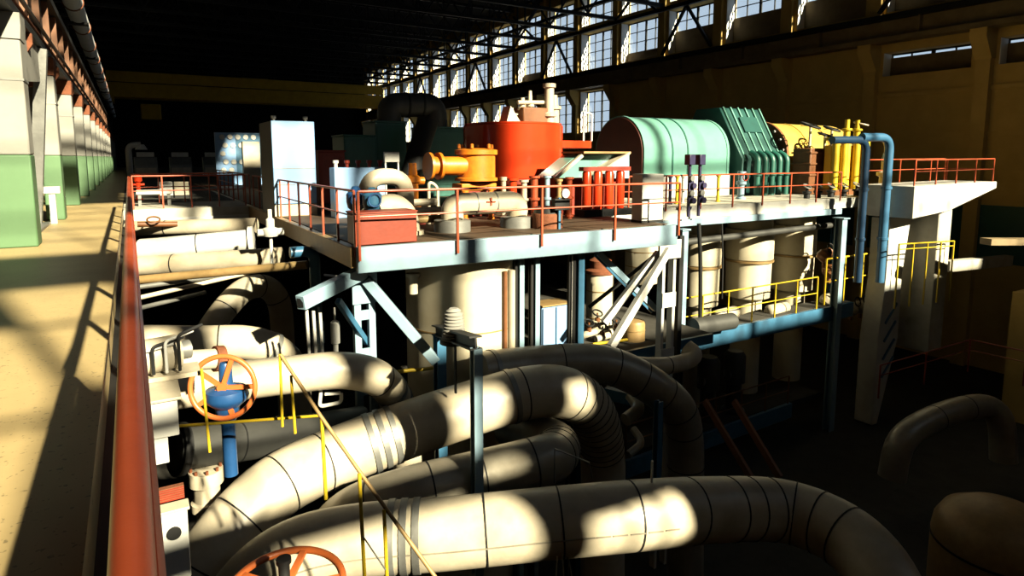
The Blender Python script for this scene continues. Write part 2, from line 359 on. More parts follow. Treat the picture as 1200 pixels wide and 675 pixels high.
MB().span(-2.3, -1.85, 2, YF-.05, 4.5, 6.1).build('web', 'black', t)
MB().span(-2.75, -1.62, 2, YF-.05, 6.1, 6.3).build('top_flange', 'black', t)
for k in range(40):
    MB().span(-2.6, -1.7, 6+2.4*k, 6.06+2.4*k, 4.51, 6.09).build('stiffener', 'brown', t)
MB().tube([(-1.66, 2, 4.62), (-1.66, YF-1, 4.62)], .035, 8).build('cable_run', 'rust', t); MB().tube([(-1.7, 2, 4.95), (-1.7, YF-1, 4.95)], .05, 8).build('cable_run', 'grey', t)
t = T('overhead_pipe', 'fat pale pipe running high above the walkway columns', 'pipe', (-1.6, 0, 7.9))
MB().tube([(-1.6, 3, 8.25), (-1.6, YF-1, 8.25)], .36, 20).build('pipe_run', 'reveal', t)
for k in range(18): MB().tube([(-1.6, 9+6.1*k, 8.25), (-1.6, 9.12+6.1*k, 8.25)], .40, 20).build('strap', 'rust', t)
for k in range(9):
    MB().span(-2.0, -1.2, 12+12.2*k, 12.25+12.2*k, 7.8, 7.95).build('saddle', 'black', t); MB().span(-2.2, -2.0, 12+12.2*k, 12.25+12.2*k, 6.3, 7.95).build('bracket_post', 'black', t)
for k in range(12):
    y = 17.2+6.1*k
    b = MB().prism([(-2.5, 4.32), (-1.6, 4.32), (-1.6, 4.1), (-1.75, 3.85), (-2.5, 3.7)], (y, y+.16), lambda u, v, e: Vector((u, e, v)))
    one('bracket', f'rusty brown bracket under the runway beam above the columns, {ORD[k]} from the camera', 'bracket', b, 'rust', 'runway brackets')
one('gusset_plate', 'pale sloping plate joining first column to beam above it', 'plate', MB().prism([(15.55, 4.3), (19.2, 4.3), (19.2, 3.5), (15.55, 3.15)], (-1.78, -1.7), lambda u, v, e: Vector((e, u, v))), 'plaster')
b = T('brace_leg', 'slanting grey steel leg between first and second column', 'brace', (-2.1, 19, 0))
MB().bar((-1.64, 19.35, 4.3), (-2.08, 19.6, 0.02), .24, .30, (0, 1, 0)).build('leg', 'grey', b)
MB().bar((-2.5, 18.6, 4.3), (-2.35, 17.3, 0.02), .2, .2, (0, 1, 0)).build('leg', 'grey', b)
MB().span(-2.5, -1.8, 17.1, 19.85, 0, .06).build('foot_plate', 'grey', b)
b = T('pedestal', 'small white post standing on the floor by second column', 'post', (-1.72, 19.9, 0))
MB().span(-1.8, -1.66, 19.85, 19.99, 0, .78).build('post', 'white', b, .01); MB().span(-1.95, -1.55, 19.8, 20.05, .78, .95).build('cap', 'white', b, .01)

# ---- travelling crane far down the hall
t = T('overhead_crane', 'yellow travelling crane bridge spanning the hall far away', 'crane', (18, 110, 10))
for y in (109.2, 112.2):
    MB().span(-2.2, XR-.9, y-.4, y+.4, 10.3, 12.4).build('bridge_girder', 'ochre', t, .05)
MB().span(-2.0, XR-1, 108.6, 108.9, 12.5, 14.0).build('walkway_rail', 'ochre', t)
MB().span(-2.4, -1.2, 108.4, 113, 9.6, 10.3).build('end_truck', 'ochre', t); MB().span(XR-1.6, XR-.7, 108.4, 113, 10.1, 10.3).build('end_truck', 'ochre', t)
MB().span(16, 20, 108.9, 112.6, 12.5, 14.2).build('trolley', 'girder', t, .05)
MB().span(2.0, 4.6, 108, 110.0, 7.2, 9.4).build('cab', 'ochre', t, .1)
# ================================================================== RAILINGS
def guard(name, label, cat, pts, h=1.08, r=.026, gap=1.3, m='red', mids=(.55,), toe=0, post=None, group=None, ext=0):
    t = T(name, label, cat, pts[0], group); pts = [Vector(p) for p in pts]; up = Vector((0, 0, 1))
    MB().tube([p+up*h for p in pts], r, 8).build('top_rail', m, t)
    for q in mids: MB().tube([p+up*h*q for p in pts], r*.7, 8).build('mid_rail', m, t)
    if toe: 
        k = MB()
        for a, b in zip(pts, pts[1:]): k.bar(a+up*toe/2, b+up*toe/2, .012, toe)
        k.build('toe_board', m, t)
    first = True
    for a, b in zip(pts, pts[1:]):
        L = (b-a).length; n = max(1, round(L/gap))
        for i in range(0 if first else 1, n+1):
            p = a.lerp(b, i/n); MB().bar(p-up*ext, p+up*h, r*1.7, r*1.7).build('post', m, t)
        first = False
    return t
# walkway rail next to the camera
t = T('walkway_guard', 'thick red painted handrail along the walkway edge over the pit', 'railing', (-.03, 2, 0))
MB().tube([(-.035, -1.5, 1.06), (-.035, 10, 1.06), (-.035, 23.6, 1.06)], .034, 20).build('top_rail', 'red', t)
MB().prism([(-.065, 1.02), (.01, 1.02), (.01, 1.055), (0, 1.065), (-.055, 1.065), (-.065, 1.055)], (-1.5, 23.6), lambda u, v, e: Vector((u, e, v))).build('cheek_board', 'red', t)
MB().span(-.045, -.02, -1.5, 3.4, .02, 1.0).build('shadow_panel', 'red', t)  # panel added under the rail to cast a shadow strip on the walkway
for k in range(11): MB().span(-.06, 0, 2.0*k, 2.0*k+.05, -.3, .97).build('post', 'red', t)
MB().span(-.05, -.03, 3.4, 23.6, .45, .49).build('mid_rail', 'red', t)
MB().span(-.27, .03, -1.5, 23.6, -.33, -.30).build('edge_angle', 'black', t)

# bridge slab across the pit
t = T('footbridge_slab', 'white concrete slab crossing the pit between walkway and platform', 'slab', (1.8, 24, -.5))
MB().span(-.26, 3.55, 23.8, 27, -.5, 0).build('deck', 'concrete', t, .02)
MB().span(-.2, 3.5, 23.72, 23.8, -.42, -.3).build('edge_strip', 'white', t)
guard('bridge_guard', 'red railing on the white slab beside the walkway', 'railing', [(.05, 23.9, 0), (3.45, 23.9, 0)], gap=.85)
guard('bridge_guard', 'red railing at the back of the white slab, near the white bench', 'railing', [(.05, 26.9, 0), (3.45, 26.9, 0)], gap=.9)
t = T('bench', 'low white bench behind the bridge railing', 'bench', (.7, 25.6, 0))
MB().span(.15, 1.25, 25.4, 25.8, .4, .55).build('seat', 'white', t, .02)
for x in (.25, 1.15): MB().span(x-.05, x+.05, 25.45, 25.75, 0, .4).build('leg', 'grey', t)

# ================================================================== PLATFORM ONE
D1 = dict(x0=3.6, x1=11.8, y0=11.6, y1=36)
t = T('machine_platform', 'pale blue edged steel platform carrying the red tank and pumps', 'platform', (7.6, 20, -.5))
MB().span(3.7, 11.75, 11.75, 46, -.12, 0).build('deck', 'deckm', t)
MB().bar((3.6, 11.68, -.25), (11.75, 11.45, -.25), .14, .5).build('front_beam', 'pale', t, .015)
MB().span(3.52, 3.7, 11.8, 46, -.42, -.02).build('side_beam', 'tan', t, .01)
MB().span(11.66, 11.8, 11.7, 15.4, -.45, -.02).build('end_beam', 'pale', t, .01)
for y in (14.5, 18, 22, 26, 30): MB().span(3.7, 11.66, y, y+.2, -.5, -.12).build('joist', 'blue', t)
guard('platform_guard', 'red railing along the front of the platform with the red box', 'railing', [(3.62, 11.56, 0), (11.72, 11.33, 0)], gap=2.0, h=1.06, ext=.25)
guard('platform_guard', 'red railing along the side of the platform by the blue tall cabinet', 'railing', [(3.6, 11.75, 0), (3.66, 23.5, 0)], gap=1.15, h=1.06, ext=.2)
guard('platform_guard', 'far red railing behind the tall blue cabinet', 'railing', [(3.7, 24.6, 0), (3.75, 35, 0)], gap=1.4, h=1.06)

# ================================================================== PLATFORM TWO and right deck
t = T('machine_platform', 'grey white concrete platform under the green and yellow turbine tanks', 'platform', (18, 20, -.6))
MB().span(11.9, 34, 15.6, 34, -.14, 0).build('deck', 'concrete', t)
MB().span(11.9, 26.55, 15.42, 15.6, -.42, 0).build('front_beam', 'white', t, .015)
MB().span(11.9, 25.3, 15.34, 15.6, -.66, -.42).build('lower_beam', 'pale', t, .015)
guard('platform_guard', 'red railing in front of the green and yellow turbine tanks', 'railing', [(12.0, 15.4, .0), (25.2, 15.4, .0)], gap=1.7, h=1.08, ext=.1)
t = T('end_deck', 'white cantilevered concrete deck at the end of the turbine platform', 'platform', (29, 15, -.5))
MB().prism([(26.6, .55), (33.6, .6), (33.6, .3), (29.5, -.55), (26.6, -.75)], (13.2, 15.35), lambda u, v, e: Vector((u, e, v))).build('slab', 'white', t, .03)
MB().span(29.35, 30.45, 13.5, 15, -6.8, -.55).build('support_column', 'concrete', t, .04)
guard('platform_guard', 'red railing around the white end deck by the ochre wall', 'railing', [(26.7, 13.3, .56), (33.4, 13.3, .6), (33.4, 15.2, .6)], gap=1.5, h=1.02)
guard('platform_guard', 'far side red railing on the white end deck', 'railing', [(26.7, 15.25, .56), (33.3, 15.25, .6)], gap=1.3, h=1.02)

# ---- machine hall equipment
def rbox(x0, x1, y0, y1, r, n=6):
    o = []
    for cx, cy, a0 in ((x1-r, y1-r, 0), (x0+r, y1-r, 90), (x0+r, y0+r, 180), (x1-r, y0+r, 270)):
        for i in range(n+1):
            a = math.radians(a0+90*i/n); o.append((cx+r*math.cos(a), cy+r*math.sin(a)))
    return o
UP = lambda u, v, e: Vector((u, v, e))
YZ = lambda u, v, e: Vector((e, u, v))
XZ = lambda u, v, e: Vector((u, e, v))
# red tank
t = T('tank', 'big glossy red casing with rounded corners in the middle of the platform', 'tank', (11.3, 18.5, 0))
MB().prism(rbox(9.75, 12.85, 17.0, 20.4, 1.35, 10), (1.0, 2.75), UP).build('casing', 'tankred', t, .03)
MB().prism(rbox(9.65, 12.95, 16.9, 20.5, 1.4, 10), (.82, 1.0), UP).build('bottom_flange', 'deepred', t, .02)
MB().prism(rbox(10.1, 12.5, 17.4, 20, 1.1, 8), (0, .82), UP).build('skirt', 'deepred', t)
MB().prism(rbox(12.2, 13.9, 17.4, 19.2, .4, 6), (2.0, 2.25), UP).build('side_flange', 'tankred', t, .02)
MB().prism(rbox(9.8, 12.8, 17.05, 20.35, 1.3, 10), (2.75, 2.82), UP).build('lid', 'tankred', t, .02)
h = MB().tube(bend([(13.5, 17.6, 2.25), (13.5, 17.6, 3.2), (13.85, 17.6, 3.2), (13.85, 17.6, 2.25)], .12), .035, 8); h.build('hoop', 'white', t)
# valve gear on top of red tank
t = T('valve_gear', 'cream and brown valve gear standing on top of the red casing', 'valve gear', (12, 18.4, 2.82))
MB().span(11.3, 12.5, 18.0, 18.8, 2.82, 3.35).build('body', 'brown', t, .04)
for x, hh, r in ((10.95, .5, .2), (11.45, .85, .12), (11.75, 1.1, .1), (12.75, 1.0, .17)):
    MB().lathe([(r, 0), (r, hh*.5), (r*1.4, hh*.52), (r*1.4, hh*.62), (r*.8, hh*.65), (r*.6, hh)], (x, 18.3, 2.82)).build('spindle', 'cream', t)
MB().lathe([(.18, 0), (.18, .25), (.26, .25), (.26, .35), (.16, .4), (.16, 1.2), (.22, 1.22), (.22, 1.35)], (12.4, 18.1, 2.82)).build('column', 'cream', t)
MB().prism([(10.6, 2.82), (11.15, 2.82), (10.75, 3.35)], (17.9, 18.4), XZ).build('bracket', 'cream', t)
MB().tube(bend([(11.2, 18.2, 3.5), (12.4, 18.2, 3.55), (12.4, 18.2, 4.1)], .2), .07, 10).build('link_pipe', 'cream', t)
# orange machine
t = T('pump', 'bright orange pump casing beside the red tank', 'pump', P(560, 225, Y=16))
def pz(x, y, Y=16.0): return P(x, y, Y=Y)
a, b = pz(540, 181), pz(581, 218)
MB().lathe([(.3, 0), (.62, .02), (.62, .10), (.55, .12), (.55, .75), (.62, .77), (.62, .9), (.4, .95)], (b.x-.48, 16.3, 1.0)).build('casing', 'orange', t)
MB().span(a.x, b.x, 15.95, 16.6, .75, .95).build('base_flange', 'orange', t, .02)
MB().span(a.x+.08, b.x-.05, 16.0, 16.6, 0, .75).build('pedestal', 'deepred', t, .02)
for i in range(6): MB().lathe([(.05, 0), (.05, .1), (.03, .12)], (b.x-.48+.52*math.cos(i), 16.3+.52*math.sin(i), 1.95), n=8).build('bolt', 'orange', t)
c = pz(518, 195)
MB().tube([(c.x-.28, 16.2, 1.45), (a.x+.2, 16.2, 1.45)], .26, 16).build('inlet', 'orange', t)
for dx in (-.34, -.05): MB().tube([(c.x+dx, 16.2, 1.45), (c.x+dx+.08, 16.2, 1.45)], .38, 18).build('flange', 'orange', t)
for i, (px, py, hh) in enumerate(((590, 226, 1.15), (575, 240, .9), (545, 240, .8))):
    p = pz(px, py, 15.2); one('standpipe', f'{["cream","orange","yellow orange"][i]} upright pipe in front of the orange pump', 'pipe', MB().lathe([(.1, 0), (.1, .05), (.07, .06), (.07, hh-.1), (.1, hh-.1), (.1, hh)], (p.x, 15.2, 0), n=12), ['cream', 'orange', 'orange'][i])
# small orange hydrant
t = T('valve', 'upright orange valve near the small white sign', 'valve', P(484, 236, Y=15))
p = P(484, 236, Y=15)
MB().lathe([(.2, 0), (.2, .3), (.14, .35), (.14, .8), (.2, .82), (.2, .95), (.12, 1.0), (.1, 1.3)], (p.x, 15, .25)).build('body', 'orange', t)
MB().tube([(p.x-.3, 15, 1.1), (p.x+.3, 15, 1.1)], .1, 12).build('outlet', 'orange', t); MB().span(p.x-.25, p.x+.25, 14.8, 15.2, 0, .25).build('base', 'deepred', t)
MB().tube(bend([(p.x+.35, 14.8, 0), (p.x+.35, 14.8, 1.1), (p.x+.6, 14.8, .95), (p.x+.6, 14.8, 0)], .2), .04, 8).build('drain_pipe', 'cream', t)
# cream arch and elbow on platform
def arch(px0, px1, pyb, pyt, Y, r): 
    a, b = P(px0, pyb, Y=Y), P(px1, pyb, Y=Y); zt = P((px0+px1)/2, pyt, Y=Y).z
    return a, b, zt
a, b, zt = arch(430, 476, 250, 207, 13.6, .2)
t = T('loop_pipe', 'arched cream pipe behind the red box', 'pipe', (a.x, 13.6, 0))
MB().tube(bend([(a.x, 13.6, 0), (a.x, 13.6, zt), (b.x, 13.6, zt), (b.x, 13.6, 0)], .42), .185, 20).build('pipe_run', 'cream', t)
for p in (a, b): MB().lathe([(.25, 0), (.25, .1)], (p.x, 13.6, 0)).build('flange', 'grey', t)
p = P(462, 250, Y=13.1)
t = T('pipe_elbow', 'fat cream elbow pipe under the cream arch', 'pipe', (p.x, 13.1, 0))
MB().tube(bend([(p.x-.55, 12.75, .62), (p.x-.1, 12.85, .72), (p.x+.3, 13.1, .45), (p.x+.35, 13.1, 0)], .3), .24, 20).build('pipe_run', 'cream', t)
MB().lathe([(.32, 0), (.32, .09)], (p.x+.35, 13.1, 0)).build('flange', 'cream', t)
for k, px in enumerate((437, 418)):
    p = P(px, 268, Y=12.7 if k == 0 else 13.3); y = p.y; s = 1 if k == 0 else .8
    t = T('valve', f'{"larger" if k==0 else "smaller"} blue valve actuator behind the red box', 'valve', (p.x, y, 0))
    MB().lathe([(.09, 0), (.09, .5), (.12, .5), (.12, .56)], (p.x, y, 0), n=14).build('stem', 'pale', t)
    MB().lathe([(.1, .56), (.17, .62), (.2, .75), (.2, .92), (.12, 1.0), (.06, 1.08)], (p.x, y, 0), n=18).build('actuator', 'vblue' if k else 'blue', t)
    MB().torus((p.x-.02, y-.22, .82), (0, 1, 0), .13, .02, 20, 6).build('handwheel', 'vblue', t)
a, b = P(530, 250, Y=13.1), P(606, 250, Y=13.1)
t = T('pipe_elbow', 'cream pipe bridge with two bends landing on grey collars', 'pipe', (a.x, 13.1, 0))
MB().tube(bend([(a.x, 13.1, .18), (a.x, 13.1, .62), (b.x, 13.1, .62), (b.x, 13.1, .18)], .4), .26, 24).build('pipe_run', 'cream', t)
for x in (a.x+.55, (a.x+b.x)/2+.2): MB().tube([(x, 13.1, .62), (x+.03, 13.1, .62)], .27, 24).build('seam_band', 'grey', t)
for k, p in enumerate((a, b)):
    MB().lathe([(.42, 0), (.42, .26), (.36, .28), (.28, .28)], (p.x, 13.1, 0), n=32).build('collar', 'grey', t)
MB().span((a.x+b.x)/2-.12, (a.x+b.x)/2+.12, 12.82, 12.85, .65, .68).build('mark', 'red', t)
MB().span((a.x+b.x)/2-.02, (a.x+b.x)/2+.02, 12.82, 12.85, .58, .76).build('mark', 'red', t)
for k in range(3): MB().tube([(a.x-1.0+.02*k, 13.7+.25*k, .25+.18*k), (a.x+.1, 13.7+.25*k, .25+.18*k)], .09, 12).build('branch_pipe', 'cream' if k else 'tan', t)
# red corner box
t = T('box', 'red painted metal box at the platform corner', 'box', (4.25, 11.95, 0))
a, b = P(418, 290, Y=11.72), P(489, 290, Y=11.72)
MB().span(a.x, b.x, 11.72, 12.3, .02, .62).build('body', 'boxred', t, .015); MB().span(a.x-.02, b.x+.02, 11.7, 12.32, .62, .65).build('lid', 'boxred', t, .008)
# red tub and red machinery in front
p = P(641, 262, Y=12.6); t = T('drum', 'low rusty red drum behind front railing, right of the grey collars', 'drum', (p.x, 12.6, 0))
MB().lathe([(.38, 0), (.38, .32), (.36, .36)], (p.x, 12.6, 0), n=28).build('body', 'rust', t); MB().lathe([(.33, .36), (.3, .5), (.2, .52)], (p.x, 12.6, 0), n=20).build('motor', 'black', t)
t = T('cooler', 'row of glossy red upright cylinders under the teal hood', 'cooler', P(705, 250, Y=14.4))
for k, px in enumerate((687, 700, 713, 726)):
    p = P(px, 250, Y=14.4); MB().lathe([(.12, 0), (.13, .05), (.13, 1.05), (.09, 1.12), (.05, 1.18)], (p.x, 14.4, .2), n=18).build('cylinder', 'tankred', t)
a, b = P(680, 250, Y=14.4), P(735, 250, Y=14.4)
MB().span(a.x, b.x, 14.2, 14.65, 0, .2).build('base', 'black', t); MB().span(a.x, b.x, 14.28, 14.5, 1.3, 1.42).build('header', 'deepred', t)
# teal hood
t = T('hood', 'sloping pale teal hood with a triangular side above red cylinders', 'hood', P(700, 210, Y=15.2))
A, B, C, Dd, E = P(650, 209, Y=15), P(735, 209, Y=15), P(735, 180, Y=15), P(682, 182, Y=15), P(690, 209, Y=15)
MB().prism([(E.x, E.z), (B.x, B.z), (C.x, C.z)], (14.9, 15.0), XZ).build('side_panel', 'pale', t, .01)
MB().prism([(A.x, A.z), (E.x, E.z), (C.x, C.z), (Dd.x, Dd.z)], (15.25, 16.0), XZ).build('slope', 'tgreen', t, .01)
MB().prism([(E.x-.02, E.z-.05), (C.x, C.z-.02), (C.x, C.z+.06), (E.x-.15, E.z)], (14.86, 15.3), XZ).build('rim', 'cream', t)
MB().bar((A.x, 15.0, A.z), (Dd.x, 15.0, Dd.z), .1, .1).build('rim', 'cream', t)
MB().span(Dd.x-.02, C.x+.05, 14.88, 16.02, C.z+.0, C.z+.06).build('top_edge', 'tan', t)
MB().span(A.x+.1, B.x-.1, 15.1, 15.9, 0, A.z).build('cabinet', 'deepred', t)
# red standing pipes between tank and hood
for k, (px, wdt, hh, mm, lab) in enumerate(((601, .13, 1.15, 'tankred', 'thick red upright pipe under the red casing, nearest the cream pipe'), (614, .1, 1.1, 'cream', 'cream upright pipe among red pipes below the casing'), (626, .12, 1.2, 'red', 'orange red upright pipe beside the pale blue pipe'), (641, .09, 1.2, 'pale', 'pale blue upright pipe among the red pipes'), (655, .08, 1.1, 'tan', 'thin tan upright pipe left of the dark instruments'), (667, .1, 1.15, 'red', 'red upright pipe next to the red cooler'))):
    p = P(px, 250, Y=14.2); q = T('standpipe', lab, 'pipe', (p.x, 14.2, 0), 'upright pipes under the red casing')
    MB().tube([(p.x, 14.2, 0), (p.x, 14.2, hh)], wdt*.8, 14).build('pipe_run', mm, q)
    for z in (.05, .55, hh-.06): MB().tube([(p.x, 14.2, z), (p.x, 14.2, z+.06)], wdt*1.25, 14).build('flange', mm, q)
p = P(655, 268, Y=12.2)
t = T('instrument_stand', 'dark blue instrument stand behind the front railing', 'instrument', (p.x, 12.2, 0))
MB().span(p.x-.03, p.x+.03, 12.17, 12.23, 0, .75).build('post', 'blue', t); MB().span(p.x-.15, p.x+.28, 12.15, 12.3, .45, .72).build('case', 'black', t, .01)
MB().lathe([(.11, 0), (.11, .06)], (p.x+.12, 12.15, .85), (0, -1, 0)).build('gauge', 'white', t); MB().span(p.x+.1, p.x+.14, 12.2, 12.24, .7, .85).build('gauge_stem', 'blue', t)
p = P(765, 258, Y=13.0)
t = T('cabinet', 'small white cabinet below the green tank end', 'cabinet', (11.3, 12.3, 0))
a, b = P(752, 258, Y=12.2), P(779, 258, Y=12.2); zt = P(765, 204, Y=12.2).z
MB().span(a.x, b.x-.08, 12.2, 12.6, .0, zt).build('body', 'white', t, .015); MB().span(a.x+.03, b.x-.11, 12.18, 12.2, zt*.48, zt*.5).build('seam', 'grey', t); MB().span(a.x-.01, b.x-.07, 12.19, 12.6, .0, .06).build('plinth', 'black', t)
# sign and light panel
p = P(459, 235, Y=17); a, b = P(451, 190, Y=17), P(468, 178, Y=17)
t = T('sign', 'small white sign box on two legs in front of teal cabinets', 'sign', (p.x, 17, 0))
MB().span(a.x, b.x, 17, 17.1, a.z, b.z).build('board', 'white', t, .01)
for x in (a.x+.03, b.x-.03): MB().span(x-.02, x+.02, 17.02, 17.08, 0, a.z).build('leg', 'white', t)
a, b = P(393, 240, Y=17.5), P(452, 196, Y=17.5)
t = T('control_panel', 'low light blue panel with knobs on its top edge', 'panel', (a.x, 17.5, 0))
MB().span(a.x, b.x, 17.5, 18.0, 0, b.z).build('body', 'cabinet', t, .02)
for i in range(5): MB().lathe([(.05, 0), (.05, .12), (.08, .12), (.08, .2)], (a.x+.1+i*(b.x-a.x-.2)/4, 17.7, b.z), n=12).build('knob', 'deepred' if i else 'white', t)
# tall blue cabinet
a, b = P(322.5, 254, Y=19), P(372, 254, Y=19); zt = P(345, 142, Y=19).z
t = T('locker', 'tall light blue metal cabinet with dark side on the platform edge', 'cabinet', (a.x, 19, 0))
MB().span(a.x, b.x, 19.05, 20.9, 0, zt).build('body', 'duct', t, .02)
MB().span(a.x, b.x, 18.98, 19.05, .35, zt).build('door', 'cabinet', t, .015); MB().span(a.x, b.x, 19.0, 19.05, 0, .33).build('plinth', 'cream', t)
for x in (a.x+.15, b.x-.15): MB().lathe([(.04, 0), (.04, .08), (.07, .08), (.07, .16)], (x, 19.4, zt), n=10).build('lifting_eye', 'white', t)
for z in (.9, zt*.5): MB().span(a.x+.02, b.x-.02, 18.97, 18.985, z, z+.02).build('seam', 'grey', t)
# far blue dotted screen and cream locker
a, b = P(254, 205, Y=42), P(307, 156, Y=42)
t = T('screen', 'far blue perforated screen with white round lights', 'screen', (a.x, 42, 0))
MB().span(a.x, b.x, 42, 42.2, 0, b.z).build('panel', 'cabinet', t)
MB().span((a.x+b.x)/2-.2, b.x-.05, 41.98, 42, .6, b.z-.05).build('dark_half', 'blue', t)
rnd = random.Random(3)
for i in range(5):
    for j in range(5):
        if rnd.random() < .75:
            x = a.x+.4+i*(b.x-a.x-.7)/4.5+(.15 if j % 2 else 0); z = .9+j*.5
            if z < b.z-.15: MB().lathe([(.16, 0), (.14, .05)], (x, 41.98, z), (0, -1, 0), n=14).build('lamp', 'white', t)
a, b = P(286, 204, Y=38), P(304, 166, Y=38)
one('locker', 'cream locker in front of the blue dotted screen', 'cabinet', MB().span(a.x, b.x, 38, 38.5, 0, b.z), 'cream', bev=.02)
for k, (x0, x1, y0, y1, Y, mm, lab) in enumerate(((404, 441, 200, 160, 24, 'teal', 'low teal machine box behind the light blue panel'), (441, 476, 200, 144, 25, 'teal', 'tall teal box to which the dark bent duct leads'), (500, 556, 205, 151, 25, 'teal', 'wide teal box left of the red casing'), (374, 404, 205, 178, 23, 'deepred', 'dark red cabinet right of the tall blue cabinet'))):
    a, b = P(x0, y0, Y=Y), P(x1, y1, Y=Y)
    t = T('machine_box', lab, 'machine', (a.x, Y, 0)); MB().span(a.x, b.x, Y, Y+1.6, 0, b.z).build('body', mm, t, .03)
    MB().span(a.x+.08, b.x-.08, Y-.02, Y, .5, b.z-.15).build('door', mm, t, .01); MB().span(a.x-.03, b.x+.03, Y-.04, Y+1.63, b.z, b.z+.06).build('lid', mm, t, .01)
t = T('duct', 'dark round duct bent like an arch above the teal boxes', 'duct', P(455, 150, Y=25.5))
MB().tube(bend([P(456, 146, Y=25.5), P(456, 123, Y=25.5), P(510, 123, Y=25.5), P(510, 152, Y=25.5)], .5), .5, 24).build('pipe_run', 'duct', t)
for px in (475, 492): MB().tube([P(px, 123, Y=25.5), P(px+2, 123, Y=25.5)], .53, 24).build('seam_band', 'black', t)
t = T('duct', 'slanting dark duct rising between two teal boxes', 'duct', P(480, 195, Y=23.5))
MB().tube([Vector((P(472, 208, Y=23.5).x, 23.5, 0)), P(502, 140, Y=23.5)], .42, 20).build('pipe_run', 'black', t); MB().lathe([(.55, 0), (.55, .1)], (P(472, 208, Y=23.5).x, 23.5, 0)).build('flange', 'black', t)
# ---- green generator tank
t = T('turbine_casing', 'large green barrel casing with dark end and ribs', 'turbine', (20.5, 21, 0))
XC0, XC1, YC0, ZC0, RC = 18.0, 23.1, 21.0, 1.85, 1.55
def barrel(x0, x1, yc, zc, r, mm, t, name='shell', n=26):
    poly = [(yc-r, 0)]+[(yc-r*math.cos(math.pi*i/n), zc+r*math.sin(math.pi*i/n)) for i in range(n+1)]+[(yc+r, 0)]
    return MB().prism(poly, (x0, x1), YZ).build(name, mm, t, 0)
barrel(XC0+.05, XC1, YC0, ZC0, RC, 'tgreen', t)
for x in (19.6, 20.5): barrel(x, x+.07, YC0, ZC0, RC+.03, 'teal', t, 'rib')
barrel(XC0-.05, XC0+.06, YC0, ZC0, RC-.04, 'endplate', t, 'end_plate')
barrel(XC0, XC0+.14, YC0, ZC0, RC+.04, 'tgreen', t, 'rim')
barrel(XC1-.12, XC1+.02, YC0, ZC0, RC+.03, 'tgreen', t, 'rim')
MB().span(XC0, XC1, YC0-RC-.12, YC0-RC+.1, .0, .9).build('skirt', 'white', t, .02)
# ---- green housing
t = T('generator_housing', 'dark teal housing with a sloping front between the barrels', 'generator', (24.5, 20.5, 0))
poly = [(18.9, 0), (18.9, 1.6), (20.3, 3.95), (21.7, 3.95), (22.8, 1.8), (22.8, 0)]
MB().prism(poly, (23.35, 26.1), YZ).build('housing', 'house', t, .03)
for k in range(6):
    x = 23.5+.5*k
    MB().prism([(18.82, 1.55), (20.24, 4.0), (20.34, 3.96), (18.92, 1.5)], (x, x+.08), YZ).build('rib', 'tgreen', t)
MB().prism([(19.55, 2.85), (19.95, 3.55), (20.0, 3.5), (19.62, 2.8)], (24.3, 25.5), YZ).build('vent', 'house', t)
for k in range(5):
    x = 23.7+.5*k; MB().tube(bend([(x, 18.75, 1.9), (x, 18.35, 1.7), (x, 18.35, 0)], .25), .13, 12).build('cooling_pipe', 'teal', t)
    MB().tube([(x, 18.35, .9), (x, 18.35, 1.0)], .2, 14).build('flange', 'teal', t)
# ---- yellow barrel
t = T('turbine_casing', 'large yellow barrel casing beside the ochre wall side valves', 'turbine', (28.7, 20.6, 0))
barrel(26.6, 32.0, 20.6, 1.75, 1.6, 'tyel', t)
barrel(26.5, 26.66, 20.6, 1.75, 1.68, 'brown', t, 'rim')
for x in (28.2, 30): barrel(x, x+.08, 20.6, 1.75, 1.63, 'tyel', t, 'rib')
for k in range(9):
    a = math.pi*(.06+.11*k); MB().lathe([(.06, 0), (.06, .08)], (26.5, 20.6-1.5*math.cos(a), 1.75+1.5*math.sin(a)), (-1, 0, 0), n=8).build('bolt', 'white', t)
# ---- brown valve block & yellow pillars
p0, p1 = P(947, 232, Y=17.5), P(985, 232, Y=17.5)
t = T('valve_block', 'brown valve block with black handwheels before the yellow barrel', 'valve', (p0.x, 17.5, 0))
MB().span(p0.x, p1.x, 17.5, 18.4, 0, 2.1).build('body', 'brown', t, .05)
for k in range(4): MB().span(p0.x-.05, p1.x+.05, 17.45, 18.45, .35+.5*k, .43+.5*k).build('flange', 'brown', t, .01)
for i, (px, py, R) in enumerate(((950, 147, .42), (975, 151, .36), (967, 158, .3))):
    c = P(px, py, Y=17.9); MB().torus(c, (.1, -.35, 1), R, .05, 28, 8).build('handwheel', 'black', t)
    s = MB(); 
    for k in range(3):
        a = k*math.pi/3; d = Vector((math.cos(a), math.sin(a), 0))*R; s.bar(c-d, c+d, .035, .03)
    s.build('spokes', 'black', t); MB().tube([(c.x, 17.9, 2.05), c], .06, 10).build('stem', 'cream', t)
t = T('servo_motor', 'cluster of bright yellow pillars under dark blue bent pipe', 'machine', P(1000, 235, Y=16.8))
for k, px in enumerate((976, 986, 1000, 1011)):
    p = P(px, 232, Y=16.8); zt = P(px, 166, Y=16.8).z; MB().tube([(p.x, 16.8, .25), (p.x, 16.8, zt)], .16, 16).build('pillar', 'yellow', t)
a, b = P(972, 232, Y=16.8), P(1016, 232, Y=16.8); zt = P(990, 165, Y=16.8).z
MB().span(a.x+.2, b.x-.2, 16.95, 17.3, .25, zt-.2).build('block', 'ochre', t, .03); MB().span(a.x, b.x, 16.55, 17.35, 0, .25).build('base', 'brown', t, .02); MB().span(a.x, b.x, 16.6, 17.2, zt, zt+.15).build('cap', 'yellow', t, .02)
